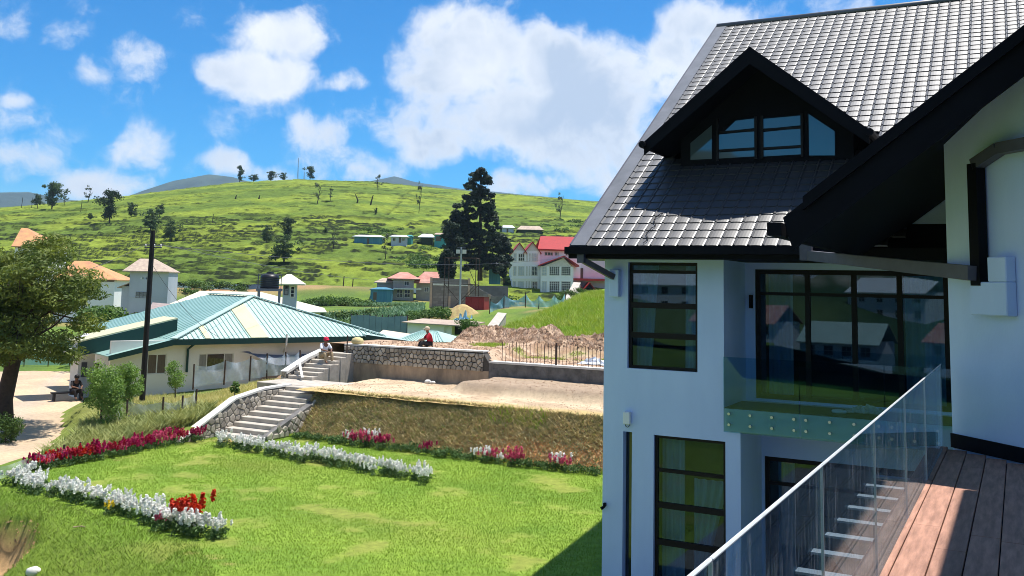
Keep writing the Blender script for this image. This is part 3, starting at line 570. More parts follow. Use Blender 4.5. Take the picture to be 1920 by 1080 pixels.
def tea(X, Y):
    Zb = hill_z(X, Y); wx = X+6*(fbm(X*.03, Y*.03)-.5)*2
    row = (Zb+.5*(fbm(X*.05, Y*.05)-.5)*2+.12*(fbm(X*.4, Y*.4)-.5)*2)
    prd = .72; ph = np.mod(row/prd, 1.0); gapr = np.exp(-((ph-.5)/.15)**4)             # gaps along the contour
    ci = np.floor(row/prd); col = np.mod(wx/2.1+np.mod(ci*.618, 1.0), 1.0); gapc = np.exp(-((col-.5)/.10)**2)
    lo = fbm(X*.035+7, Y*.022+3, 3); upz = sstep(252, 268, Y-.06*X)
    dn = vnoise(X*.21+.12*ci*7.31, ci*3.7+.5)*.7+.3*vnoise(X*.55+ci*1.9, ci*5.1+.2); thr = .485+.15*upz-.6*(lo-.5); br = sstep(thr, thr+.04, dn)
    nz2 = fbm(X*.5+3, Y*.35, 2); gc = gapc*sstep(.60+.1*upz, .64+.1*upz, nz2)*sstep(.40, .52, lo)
    # worn footpaths and the track across the slope
    def path(x0, y0, x1, y1, wd):
        t = np.clip((Y-y0)/(y1-y0), 0, 1); xc = x0+(x1-x0)*t+1.2*np.sin(t*9)+1.5*(fbm(Y*.12, Y*0+x0)-.5); return np.exp(-((X-xc)/wd)**2)*((Y > y0) & (Y < y1))
    pth = np.maximum.reduce([path(-47, 172, -62, 258, .5), path(-117, 262, -129, 445, .45)*.8, path(-36, 262, -42, 430, .5), path(-103, 185, -98, 240, .5)*.9, path(1.5+0*1, 180, -52, 262, .7)*.0])
    tr_y = 262+.06*X+5*np.sin(X*.02)
    trk = np.exp(-((Y-tr_y)/1.1)**2)*sstep(-190, -160, X); trk2 = np.exp(-((Y-(tr_y+36+.12*X))/.9)**2)*.0
    pth = pth*sstep(.38, .5, fbm(X*.6, Y*.5, 2))
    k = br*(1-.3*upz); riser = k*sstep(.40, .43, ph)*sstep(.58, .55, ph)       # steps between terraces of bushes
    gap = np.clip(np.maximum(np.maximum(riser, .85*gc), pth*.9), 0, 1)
    h = .6+k*.85*(sstep(.45, .54, ph)-ph)-.5*np.maximum(pth, gc)+.55*(fbm(X*.8, Y*.6, 3)-.5)
    hedge = trk*(.55+.45*sstep(.35, .55, fbm(X*.25, Y*.25, 2))); hedge = hedge*sstep(.36, .46, fbm(X*.12, Y*.3+4, 2)); h = h+.75*hedge; gap = np.clip(np.maximum(gap, .8*hedge), 0, 1)
    return Zb+h, gap, lo
def hill_patch(x0, x1, y0, y1, dx, dy):
    X, Y = np.meshgrid(np.arange(x0, x1, dx), np.arange(y0, y1, dy)); Z, gap, lo = tea(X, Y)
    t1 = np.array([.185, .238, .026]); t2 = np.array([.10, .152, .02]); C = lerp(t1, t2, sstep(.35, .65, fbm(X*.06, Y*.06)))
    C = C*(.55+.9*fbm(X*.75, Y*.42, 3)[..., None]); C = C*(1-gap[..., None])+np.array([.018, .028, .009])*gap[..., None]  # dark mix: stems and soil, plus the shade of risers and gaps painted in
    return X, Y, Z, C
M_tea = paint_mat('tea_bush', nscale=1.6, amp=.30, bump=.8, bscale=2.2, dist=.35)
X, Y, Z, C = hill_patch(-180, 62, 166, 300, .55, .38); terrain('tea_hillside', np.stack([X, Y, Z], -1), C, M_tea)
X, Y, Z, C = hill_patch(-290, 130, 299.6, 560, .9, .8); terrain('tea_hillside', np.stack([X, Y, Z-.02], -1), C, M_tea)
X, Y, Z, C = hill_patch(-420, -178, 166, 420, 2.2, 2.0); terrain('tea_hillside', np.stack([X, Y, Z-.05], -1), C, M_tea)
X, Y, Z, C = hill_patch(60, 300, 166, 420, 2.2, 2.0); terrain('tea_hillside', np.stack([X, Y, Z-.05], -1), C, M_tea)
# --- far mountains
def mountain(name, prof, Y0, depth, seed):
    prof = np.array(prof, float); pts = [ray(a, b) for a, b in prof]; xs = np.array([p_[0]/p_[1]*Y0 for p_ in pts]); zs = np.array([5.5+p_[2]/p_[1]*Y0 for p_ in pts])
    X = np.linspace(xs[0], xs[-1], 260); T = np.linspace(-1, 1, 46); XX, TT = np.meshgrid(X, T); zc = np.interp(XX, xs, zs)
    rid = (1-np.abs(TT)**1.2); ZZ = -60+(zc+60)*rid+(60+.12*zc)*(fbm(XX*.004+seed, TT*3+seed, 5)-.5)*(1-rid)*2*rid+.012*zc*(fbm(XX*.02, TT*9, 3)-.5)
    YY = Y0+TT*depth; C = lerp((.03, .055, .045), (.05, .08, .06), sstep(.4, .6, fbm(XX*.01, YY*.01)))
    terrain(name, np.stack([XX, YY, ZZ], -1), C, paint_mat('mountain_forest', nscale=.02, amp=.3, bump=.6, bscale=.03, dist=8))
mountain('mountain', [(-700,372),(-300,352),(0,360),(60,359),(120,372),(200,380),(260,362),(330,338),(395,326),(440,331),(520,352),(600,375)], 3000, 900, 3)
mountain('mountain', [(540,345),(560,334),(600,338),(660,350),(700,338),(740,330),(790,342),(860,352),(960,362),(1010,366),(1060,372),(1120,376),(1250,384),(1500,400)], 3300, 900, 11)

# --- the valley side behind the camera, mirrored in the windows
X, Y = np.meshgrid(np.arange(-420, 200, 4.0), np.arange(-420, -40, 4.0)); d = np.hypot(X, Y); dd = sstep(70, 330, d); Z = -9+9*sstep(90, 55, d)*0+62*dd+7*(fbm(X*.012, Y*.012)-.5)*dd*2+3*(fbm(X*.06, Y*.06)-.5)
Z = Z+8.2*sstep(-90, -42, Y)*(1-dd); C = lerp((.04, .085, .04), (.10, .15, .055), sstep(.42, .58, fbm(X*.03, Y*.03))); wd2 = sstep(.52, .6, fbm(X*.02+30, Y*.02)); C = C*(1-wd2[..., None])+np.array([.018, .034, .022])*wd2[..., None]
rd2 = np.exp(-((np.mod(Z+6*(fbm(X*.01, Y*.01)-.5), 17)-8)/.7)**2); C = C*(1-rd2[..., None]*.8)+np.array([.45, .40, .32])*rd2[..., None]*.8
terrain('valley_side', np.stack([X, Y, Z], -1), C, M_grass)
def valley_z(x, y, X=X, Y=Y, Z=Z): k = np.argmin((X-x)**2+(Y-y)**2); return float(Z.ravel()[k])
# ================================================================ steps, stone walls
M_conc = mat('concrete', (.52, .47, .40), (.38, .34, .29), scale=3, rough=.9, bump=.2, bscale=30)
M_coping = mat('pale_coping', (.74, .72, .68), (.58, .56, .52), scale=3, rough=.85, bump=.1)
M_stone = mat('rubble_stone', (.46, .41, .34), (.25, .22, .185), scale=2.5, rough=.9, bump=.4, bscale=22, rnd=.3)
M_mortar = mat('stained_mortar', (.50, .37, .25), (.22, .17, .125), scale=1.3, rough=.95, bump=.5, bscale=16, stretch=(1, 1, .45))
M_mortar2 = mat('grey_mortar', (.20, .19, .18), (.10, .098, .095), scale=2.6, rough=.95, bump=.5, bscale=12)
def clip_poly(poly, a, b, c):
    out = []
    for i in range(len(poly)):
        p, q = poly[i], poly[(i+1) % len(poly)]; dp, dq = a*p[0]+b*p[1]-c, a*q[0]+b*q[1]-c
        if dp <= 0: out.append(p)
        if (dp < 0 < dq) or (dq < 0 < dp): t = dp/(dp-dq); out.append((p[0]+t*(q[0]-p[0]), p[1]+t*(q[1]-p[1])))
    return out
def voronoi(x0, x1, y0, y1, dx, dy, seed, jit=.36):
    r_ = random.Random(seed); seeds = []; ny = max(1, round((y1-y0)/dy)); nx = max(1, round((x1-x0)/dx))
    for j in range(ny):
        for i in range(nx+1):
            seeds.append((x0+(i+.5*(j % 2)+r_.uniform(-jit, jit))*(x1-x0)/nx, y0+(j+.5+r_.uniform(-jit, jit)*.8)*(y1-y0)/ny))
    cells = []
    for k, p in enumerate(seeds):
        poly = [(x0, y0), (x1, y0), (x1, y1), (x0, y1)]
        for q in seeds:
            if q is p or abs(q[0]-p[0]) > 3*dx or abs(q[1]-p[1]) > 3*dy: continue
            a, b = q[0]-p[0], q[1]-p[1]; poly = clip_poly(poly, a, b, a*(p[0]+q[0])/2+b*(p[1]+q[1])/2)
            if len(poly) < 3: break
        if len(poly) >= 3: cells.append(poly)
    return cells
def stones(parent, cells, place, proud, m, joint=.86, seed=1, keep=None):
    """place(a, b, d): wall coordinates + distance proud -> local point"""
    r_ = random.Random(seed)
    for poly in cells:
        cx = sum(p[0] for p in poly)/len(poly); cy = sum(p[1] for p in poly)/len(poly)
        if keep and not keep(cx, cy): continue
        d = proud*r_.uniform(.6, 1.3); outer = [(cx+(p[0]-cx)*joint, cy+(p[1]-cy)*joint) for p in poly]; inner = [(cx+(p[0]-cx)*joint*.72, cy+(p[1]-cy)*joint*.72) for p in poly]; n = len(poly)
        b = MB(); b.add([place(*p, -.01) for p in outer]+[place(*p, d*.55) for p in outer]+[place(*p, d) for p in inner],
                        [(i, (i+1) % n, n+(i+1) % n, n+i) for i in range(n)]+[(n+i, n+(i+1) % n, 2*n+(i+1) % n, 2*n+i) for i in range(n)]+[tuple(range(2*n, 3*n))])
        b.build('stone', m, parent)
# --- stair
ST0 = (-24.4, 25.4)
stair = thing('stone_staircase', 'garden stair of concrete steps with white-coped rubble side wall climbing the bank', 'staircase', W(*ST0, 0), TH)
def SB(): return MB((-ST0[0], -ST0[1], 0))
rr = random.Random(5)
for k in range(10):
    b = SB(); o = 25.4+k*.385; b.box(-25.28+.02*rr.random(), -23.5+.06*rr.random()-.05*k*.3, o, o+.6, -.1+.15*k*.8, .15*(k+1)-.02); b.build('step', M_conc, stair, bevel=.015)
b = SB(); b.box(-27.15, -23.75, 29.3, 31.25, .9, 1.502); b.build('landing', M_conc, stair, bevel=.02)
for k in range(7):
    b = SB(); o = 31.0+k*.36; b.box(-27.05+.03*rr.random(), -25.75+.05*rr.random(), o, o+.6, 1.2, 1.503+.14*(k+1)); b.build('step', M_conc, stair, bevel=.015)
prof = [(23.7, .05), (26.3, 1.27), (27.8, 1.50), (29.25, 1.535)]
b = SB(); b.prism([(-25.60, o, z-.1) for o, z in prof]+[(-25.60, 29.25, -.3), (-25.60, 23.7, -.3)], (.30, 0, 0)); sw = b.build('side_wall', M_mortar2, stair)
b = SB()
for (o0, z0), (o1, z1) in zip(prof[:-1], prof[1:]): b.prism([(-25.62, o0, z0), (-25.285, o0, z0), (-25.285, o0, z0-.07), (-25.62, o0, z0-.07)], (0, o1-o0, z1-z0))
b.build('coping', M_coping, stair)
pz = lambda o: float(np.interp(o, [p[0] for p in prof], [p[1] for p in prof]))
stones(sw, voronoi(23.9, 29.2, -.1, 1.4, .26, .2, 11), lambda a, c, d: (-25.30+d-ST0[0], a-ST0[1], c), .035, M_stone, keep=lambda a, c: c < pz(a)-.17 and c > np.interp(a, [25.4, 29.2], [0, 1.45])-.15)
prof2 = [(30.95, 1.80), (32.3, 2.32), (33.4, 2.60)]
b = SB(); b.prism([(-27.36, o, z-.1) for o, z in prof2]+[(-27.36, 33.4, .6), (-27.36, 30.95, .6)], (.30, 0, 0)); sw2 = b.build('side_wall', M_mortar2, stair)
b = SB()
for (o0, z0), (o1, z1) in zip(prof2[:-1], prof2[1:]): b.prism([(-27.40, o0, z0), (-27.03, o0, z0), (-27.03, o0, z0-.11), (-27.40, o0, z0-.11)], (0, o1-o0, z1-z0))
b.build('coping', M_coping, stair)
pz2 = lambda o: float(np.interp(o, [p[0] for p in prof2], [p[1] for p in prof2]))
stones(sw2, voronoi(31.0, 33.4, 1.3, 2.9, .26, .2, 12), lambda a, c, d: (-27.06+d-ST0[0], a-ST0[1], c), .035, M_stone, keep=lambda a, c: c < pz2(a)-.17)
stones(sw2, voronoi(-27.35, -27.07, 1.2, 1.8, .15, .2, 13), lambda a, c, d: (a-ST0[0], 30.95-d-ST0[1], c), .03, M_stone)
# low rubble kerb on the bank side of the steps
b = SB(); b.prism([(-23.55, 25.6, -.1), (-23.55, 29.4, -.1), (-23.55, 29.4, 1.50), (-23.55, 25.6, .10)], (.28, 0, 0)); kb = b.build('kerb', M_mortar2, stair)
stones(kb, voronoi(25.6, 29.4, 0, 1.5, .3, .22, 14), lambda a, c, d: (-23.27+d-ST0[0], a-ST0[1], c), .05, M_stone, keep=lambda a, c: c < .1+(a-25.6)*.37-.06)
# --- retaining wall
RW = (-22.5, 33.7)
rw = thing('stone_retaining_wall', 'grey rubble retaining wall with pale top above the sand terrace, half newly laid', 'wall', W(*RW, 1.5), TH)
def RB(): return MB((-RW[0], -RW[1], -1.5))
b = RB(); b.prism([(-26.2, 33.7, 1.3), (-18.95, 33.7, 1.3), (-18.95, 33.7, 2.10), (-26.2, 33.7, 2.07)], (0, .42, 0)); b.build('core', M_mortar, rw)
b = RB(); b.prism([(-26.2, 33.72, 2.072), (-18.95, 33.72, 2.102), (-18.95, 33.72, 2.42), (-19.25, 33.72, 2.84), (-26.2, 33.72, 2.80)], (0, .4, 0)); b.build('upper_core', mat('dark_mortar', (.10, .09, .08), (.06, .055, .05), rough=.95), rw)
b = RB(); b.prism([(-26.22, 33.66, 2.803), (-19.2, 33.66, 2.843), (-19.2, 33.66, 2.90), (-26.22, 33.66, 2.86)], (0, .5, 0)); b.build('coping', M_coping, rw)
b = RB(); b.box(-18.95, -7, 33.72, 34.1, 1.3, 2.43); b.build('low_wall', M_mortar2, rw)
b = RB(); b.box(-18.93, -7, 33.68, 34.16, 2.432, 2.51); b.build('coping', M_coping, rw)
stones(rw, voronoi(-26.15, -19.2, 2.06, 2.80, .235, .185, 21), lambda a, c, d: (a-RW[0], 33.70-d-RW[1], c-1.5), .05, M_stone, joint=.84, keep=lambda a, c: c < 2.8)
stones(rw, voronoi(-18.9, -13.6, 1.95, 2.42, .34, .24, 22), lambda a, c, d: (a-RW[0], 33.72-d-RW[1], c-1.5), .012, M_mortar2, joint=.9)
stones(rw, voronoi(-26.2, -25.85, 1.6, 2.8, .2, .2, 23), lambda a, c, d: (a-RW[0]-.02, 33.68-d-RW[1], c-1.5), .07, M_stone)
rf = thing('rod_fence', 'row of thin upright rusty rods standing on the low wall', 'fence', W(-16, 33.9, 2.51), TH)
M_rust = mat('rusty_iron', (.10, .06, .045), (.05, .035, .03), scale=9, rough=.8)
rr = random.Random(9)
for k in range(31):
    s = -18.45+k*.158; b = MB((16, -33.9, -2.51)); h = rr.uniform(.72, .86)
    b.tube([(s, 33.9, 2.5), (s+rr.uniform(-.015, .015), 33.9, 2.51+h)], .0095 if k % 4 else .015, 5); b.build('rod', M_rust, rf)
b = MB((16, -33.9, -2.51)); b.box(-16.07, -16.01, 33.87, 33.93, 2.5, 3.36); b.build('post', M_rust, rf)
# ================================================================ bungalow with the green sheet roof
RG = math.radians(38.0); GC = atY(325, 637, 45.7); GZ0 = -.35; ZE = float(GC[2])
gh = thing('bungalow', 'cream bungalow with hipped pale green ribbed roof and yellow skylight sheets', 'house', (GC[0], GC[1], GZ0), RG)
ge, gb_ = np.array([math.cos(RG), math.sin(RG), 0]), np.array([-math.sin(RG), math.cos(RG), 0])
def gl(px, py, y):                                # pixel -> local x, z on the upright plane at local y
    P = onpl(px, py, gb_, gb_@GC+y); return float((P-GC)@ge), float(P[2])-GZ0
def GB(): return MB((0, 0, -GZ0))
M_cream = mat('cream_wall', (.78, .74, .68), (.72, .67, .60), scale=.8, rough=.9, bump=.05)
M_green = mat('pale_green_sheet', (.45, .58, .53), (.39, .53, .48), scale=.5, rough=.38, spec=.5)
M_teal = mat('teal_sheet', (.30, .46, .42), (.26, .42, .38), scale=.5, rough=.35, spec=.5)
M_gdark = mat('dark_green_trim', (.012, .055, .045), (.01, .045, .04), rough=.5)
M_yel = mat('yellow_sheet', (.62, .59, .36), (.56, .53, .32), scale=1, rough=.4)
xR = gl(722, 632, 0)[0]; AX, AY, AZ = xR*.485, 4.3, ZE+2.02; BY = 15.0
wb = GB(); wall_holes = []
def lw(px0, py0, px1, py1, y=.55): a = gl(px0, py0, y); c = gl(px1, py1, y); return (a[0], c[0], c[1]+GZ0, a[1]+GZ0)
g1w = lw(277, 664, 311, 701); g2w = lw(373, 663, 437, 694)
LXw = gl(203, 668, 0)[0]+.25; wall_grid(wb, LXw, xR-.4, -.6, ZE-.05, [g1w, g2w], .55, .75)
wb.box(LXw+1.5, LXw+1.7, .752, 12, -.6, ZE-.6); wb.box(xR-.62, xR-.42, .752, 12, -.6, ZE-.05); wb.build('wall', M_cream, gh)
def gwin(h, mull, dark, name):
    a, b, c, d = h; f = GB(); y = .58
    f.box(a, b, y, y+.05, c, c+.05); f.box(a, b, y, y+.05, d-.05, d)
    for s in (a, *mull, b-.05): f.box(s, s+.05, y-.004, y+.054, c+.05, d-.05)
    fo_ = f.build('window', M_coping, gh)
    xs = [a, *mull, b]
    for i in range(len(xs)-1):
        q = GB(); q.box(xs[i]+.02, xs[i+1]+.02, y+.02, y+.028, c+.03, d-.03); q.build('pane', dark[i % len(dark)], fo_)
M_brown = mat('brown_curtain', (.10, .07, .05), (.16, .12, .09), scale=14, rough=.5, stretch=(6, 1, .3))
wd_ = (g1w[1]-g1w[0])/2; gwin(g1w, (g1w[0]+wd_-.02,), (M_brown, M_brown), 'window')
l = g2w[1]-g2w[0]; gwin(g2w, (g2w[0]+l*.22, g2w[0]+l*.72), (mat('grey_curtain', (.30, .28, .25), (.2, .19, .17), scale=8, stretch=(5, 1, .3)), glass_dark('dim_glass', (.01, .01, .012)), mat('grey_curtain', (.3, .28, .25))), 'window')
# roof planes: front hip, left hip, right hip, and the low lean-to on the left
def plane(name, pts, m, th=.05, parent=gh): b = GB(); b.prism(pts, (0, 0, -th)); return b.build(name, m, parent)
rfp = plane('roof_front', [(-.0, 0, ZE), (xR, 0, ZE), (AX, AY, AZ)], M_green)
plane('roof_side', [(0, 0.01, ZE), (AX-.01, AY, AZ), (AX-.01, BY-AY, AZ), (0, BY, ZE)], M_teal)
plane('roof_side', [(xR, .01, ZE), (xR, BY, ZE), (AX+.01, BY-AY, AZ), (AX+.01, AY, AZ)], M_green)
LX, lz = gl(203, 668, 0); lz = float(lz)+GZ0
LZ = lz; plane('roof_lean_to', [(-.01, 0, ZE-.01), (-.01, 9, ZE-.01), (LX, 9, LZ), (LX, 0, LZ)], M_teal)
ribs = GB(); nr = 46
for k in range(1, nr):
    x = xR*k/nr; t = x/AX if x < AX else (xR-x)/(xR-AX); y1 = AY*t
    ribs.beam((x, -.02, ZE+.012), (x, y1, ZE+(AZ-ZE)*t+.012), .035, .04)
ribs.build('ribs', mat('green_rib', (.30, .47, .42), rough=.4), rfp, kind='stuff')
r2 = GB()
for k in range(1, 30):
    y = BY*k/30; t = min(1, y/AY, (BY-y)/AY); r2.beam((0, y, ZE+.012), (AX*t, y, ZE+(AZ-ZE)*t+.012), .04, .03)
r2.build('ribs', M_teal, rfp, kind='stuff')
for a, w_ in ((.335, .032), (.375, .03), (.135, .018)):
    x0, x1 = xR*a, xR*(a+w_*1.3); f = lambda x: (x/AX if x < AX else (xR-x)/(xR-AX))*.93
    plane('skylight_sheet', [(x0, -.01, ZE+.045), (x1, -.01, ZE+.045), (x1, AY*f(x1), ZE+(AZ-ZE)*f(x1)+.045), (x0, AY*f(x0), ZE+(AZ-ZE)*f(x0)+.045)], M_yel, .02, rfp)
b = GB(); b.beam((0, 0, ZE+.05), (AX, AY, AZ+.05), .34, .05); b.beam((xR, 0, ZE+.05), (AX, AY, AZ+.05), .3, .05); b.beam((AX, AY, AZ+.06), (AX, BY-AY, AZ+.06), .3, .05); b.build('ridge_caps', M_green, rfp)
b = GB(); b.box(0, xR+.02, -.09, -.03, ZE-.26, ZE+.02); b.prism([(0, -.09, ZE+.02), (LX, -.09, LZ+.02), (LX, -.09, LZ-.2), (0, -.09, ZE-.26)], (0, .06, 0)); b.build('fascia', M_gdark, gh)
b = GB(); b.box(0, xR-.5, -.02, .54, ZE-.2, ZE-.14); b.build('soffit', M_gdark, gh)
# raised yellow roof strip with its green upstand
b = GB(); p0, p1 = (.9, 2.2, ZE+.95), (LX-.9, 2.2, ZE-.15); b.prism([p0, p1, (p1[0], 4.4, p1[2]), (p0[0], 4.4, p0[2])], (0, 0, -.06)); b.build('roof_strip', M_yel, gh)
b = GB(); b.prism([(.9, 2.2, ZE+.88), (LX-.8, 2.2, ZE-.20), (LX-.8, 2.2, ZE-.85), (.9, 2.2, ZE+.1)], (0, .05, 0)); b.build('upstand', M_gdark, gh)
b = GB(); dpx = gl(352, 660, .5)[0]; b.tube([(dpx+.15, .0, ZE-.2), (dpx, .48, ZE-.5), (dpx, .48, ZE-1.6)], .06, 8); b.build('down_pipe', M_gdark, gh)
b = GB(); dx2 = gl(535, 650, .0)[0]; b.tube([(dx2, -.12, ZE+.2), (dx2, -.1, ZE-.35), (dx2+.15, .5, ZE-.75)], .045, 8); b.build('vent_pipe', M_coping, gh)
# side porch: white pier with slab and dark opening
b = GB(); pxa = gl(146, 690, 3.2)[0]; b.box(pxa, pxa+.75, 3.2, 4.6, -.6, LZ-.1); pr_ = b.build('porch_pier', mat('white_render', (.80, .80, .80), (.70, .71, .72), scale=1.5, rough=.85), gh)
b = GB(); b.box(pxa-1.7, pxa+1.0, 2.9, 5.4, LZ-.098, LZ+.03); b.build('porch_slab', M_coping, gh)
b = GB(); b.box(pxa+.15, pxa+.4, 3.16, 3.198, LZ-1.2, LZ-.5); b.box(pxa+.55, pxa+.61, 3.16, 3.198, LZ-.9, LZ-.75); b.build('meter_box', M_pipe, gh)
# right-hand gable porch over the end wall
b = GB(); b.prism([(xR-1.4, -.3, ZE+.12), (xR+1.2, -1.0, ZE-.25), (xR+2.0, 3.5, ZE-.25), (xR-.6, 4.0, ZE+.5)], (0, 0, -.12)); b.build('porch_roof', M_green, gh)
b = GB(); b.beam((xR-1.4, -.36, ZE+.0), (xR+1.2, -1.06, ZE-.38), .06, .22); b.build('fascia', M_gdark, gh)
# water tank wrapped on the slab
P = np.array([GC[0], GC[1], 0])+ge*(pxa+.45)+gb_*3.9
wt = thing('wrapped_tank', 'rounded pale grey tank standing on the porch slab', 'tank', (P[0], P[1], LZ+.03), RG)
b = MB(); b.lathe([(.10, 0), (.50, .02), (.62, .15), (.64, .36), (.58, .54), (.40, .69), (.16, .75), (.03, .76)], 18); b.build('body', mat('tank_grey', (.62, .64, .70), (.50, .52, .58), scale=2, rough=.6), wt, smooth=True)
b = MB(); b.lathe([(.14, .745), (.14, .80), (.02, .82)], 12); b.build('lid', M_coping, wt)
# tarp slung in front of the wall
tp = thing('grey_tarpaulin', 'grey tarpaulin slung from a line along the bungalow wall', 'tarpaulin', (GC[0], GC[1], GZ0), RG)
a0 = gl(447, 660, .2); a1 = gl(650, 652, .2); bmid = gl(480, 690, -.6); bend = gl(650, 675, -.6)
U_ = np.linspace(0, 1, 24); V_ = np.linspace(0, 1, 10); UU, VV = np.meshgrid(U_, V_)
tx = a0[0]+(a1[0]-a0[0])*UU+VV*.6*(1-UU); tz_top = a0[1]+(a1[1]-a0[1])*UU-.25*np.sin(UU*3.1); tz_bot = bmid[1]+(bend[1]-bmid[1])*UU; k_ = VV*np.clip(UU*4.5, 0, 1)
P = np.stack([tx, .2-.9*k_, tz_top*(1-k_)+tz_bot*k_+.05*np.sin(UU*17+VV*3)*VV], -1); mk('sheet', gridmesh('sheet', P), mat('tarp_grey', (.17, .18, .22), (.12, .13, .16), scale=3, rough=.5), tp, smooth=True)
# ================================================================ net fences
def net_mat(name, col, alpha):
    if name in MATS: return MATS[name]
    mt = bpy.data.materials.new(name); mt.use_nodes = True; t = mt.node_tree; L = t.links.new; p = t.nodes['Principled BSDF']; p.inputs['Base Color'].default_value = (*col, 1); p.inputs['Roughness'].default_value = .7
    tr = nd(t, 'ShaderNodeBsdfTransparent'); ms = nd(t, 'ShaderNodeMixShader'); tcn = nd(t, 'ShaderNodeTexCoord')
    n = nd(t, 'ShaderNodeTexNoise', inp={'Scale': 2.5, 'Detail': 6.}); L(tcn.outputs['Object'], n.inputs['Vector']); r_ = nd(t, 'ShaderNodeMapRange', inp={'From Min': .3, 'From Max': .7, 'To Min': alpha-.2, 'To Max': alpha+.2}); L(n.outputs['Fac'], r_.inputs['Value'])
    L(r_.outputs[0], ms.inputs[0]); L(tr.outputs[0], ms.inputs[1]); L(p.outputs[0], ms.inputs[2]); L(ms.outputs[0], t.nodes['Material Output'].inputs['Surface']); MATS[name] = mt; return mt
M_net = net_mat('white_net', (.62, .72, .80), .55); M_neth = net_mat('thin_net', (.66, .72, .72), .38); M_netc = net_mat('cyan_net', (.42, .72, .76), .72); M_netb = net_mat('blue_net', (.30, .56, .70), .72)
def net_fence(name, label, pts, h, m, post=.035, hp=.12, nper=6, sag=.08, group=None, mp=None):
    """pts: (x, y, z) ground points of the posts"""
    x0, y0, z0 = pts[0]; t = thing(name, label, 'fence', (x0, y0, z0), 0, group)
    for i, p in enumerate(pts):
        b = MB((-x0, -y0, -z0)); b.tube([(p[0], p[1], p[2]-.1), (p[0]+random.uniform(-.03, .03), p[1], p[2]+h+hp*random.uniform(.2, 1.2))], post, 6); b.build('post', mp or M_rust, t)
        if i:
            q = pts[i-1]; u = np.linspace(0, 1, nper+1); v = np.linspace(0, 1, 5); UU, VV = np.meshgrid(u, v)
            base = np.array(q)[None, None]*(1-UU[..., None])+np.array(p)[None, None]*UU[..., None]; H = h*(1-sag*np.sin(UU*math.pi)*2*VV)
            base[..., 2] += VV*H; base[..., 1] += .06*np.sin(UU*7+i)*np.sin(VV*3); base[..., 0] += .04*np.sin(UU*9+VV*4+i)
            mk('net_panel', gridmesh('net_panel', base-np.array([x0, y0, z0])), m, t, smooth=True)
    return t
gz = lambda x, y: float(ground_z(np.array(x), np.array(y)))
def gp(px, py, Y): P = atY(px, py, Y); return (P[0], P[1], P[2])
net_fence('net_fence', 'bluish white shade net on posts along the bungalow wall', [gp(a, b, Y) for a, b, Y in ((362, 726, 40.6), (420, 717, 41.2), (468, 711, 41.8), (500, 706, 42.2), (535, 702, 42.8), (562, 697, 43.2))], .92, M_net)
net_fence('net_fence', 'torn thin whitish net around shrubs beside the utility pole', [gp(a, b, Y) for a, b, Y in ((188, 803, 33.5), (237, 798, 34.2), (303, 797, 34.6), (340, 790, 35.0), (365, 775, 35.6))], .85, M_neth)
net_fence('net_fence', 'low thin net on short posts between road and red flowers', [gp(a, b, Y) for a, b, Y in ((-20, 905, 26.0), (66, 878, 27.8), (119, 866, 29.0), (150, 858, 30.0))], .38, M_neth)
net_fence('net_fence', 'long pale cyan screen fence beyond the road behind the big tree', [gp(a, b, Y) for a, b, Y in ((-60, 684, 62), (0, 684, 62.5), (45, 684, 63), (90, 685, 63.5), (130, 685, 64), (165, 685, 64.5))], 1.75, M_netc)
net_fence('net_fence', 'blue debris netting along the top of the grass rise below the hotel', [gp(a, b, Y) for a, b, Y in ((918, 586, 70), (945, 576, 71), (985, 574, 72), (1010, 577, 73), (1040, 575, 74), (1060, 572, 75))], .9, M_netb, sag=.25)
# ================================================================ buildings further off
class FR:
    """upright local frame: origin at pixel (px, py) at depth Y; x along the front, y away, z up from the base"""
    def __init__(s, px, py, Y, deg, zb=None):
        s.P = atY(px, py, Y); s.a = math.radians(deg); s.e = np.array([math.cos(s.a), math.sin(s.a), 0]); s.b = np.array([-math.sin(s.a), math.cos(s.a), 0]); s.zb = s.P[2] if zb is None else zb
    def q(s, px, py, y=0.0): P = onpl(px, py, s.b, s.b@s.P+y); return float((P-s.P)@s.e), float(P[2]-s.zb)
    def thing(s, name, label, cat, group=None): return thing(name, label, cat, (s.P[0], s.P[1], s.zb), s.a, group)
def far_window(par, x0, x1, z0, z1, y, nx=2, nz=2, fr=None, gm=None, t=.07):
    gm = gm or glass_dark('far_glass', (.02, .025, .035)); fr = fr or M_coping
    b = MB(); b.box(x0, x1, y-.05, y-.01, z0, z0+t); b.box(x0, x1, y-.05, y-.01, z1-t, z1); b.box(x0, x0+t, y-.05, y-.01, z0+t, z1-t); b.box(x1-t, x1, y-.05, y-.01, z0+t, z1-t)
    for i in range(1, nx): x = x0+(x1-x0)*i/nx; b.box(x-t*.35, x+t*.35, y-.048, y-.012, z0+t, z1-t)
    for i in range(1, nz): z = z0+(z1-z0)*i/nz; b.box(x0+t, x1-t, y-.046, y-.014, z-t*.35, z+t*.35)
    w_ = b.build('window', fr, par); b = MB(); b.box(x0+t*.5, x1-t*.5, y-.03, y-.004, z0+t*.5, z1-t*.5); b.build('pane', gm, w_)
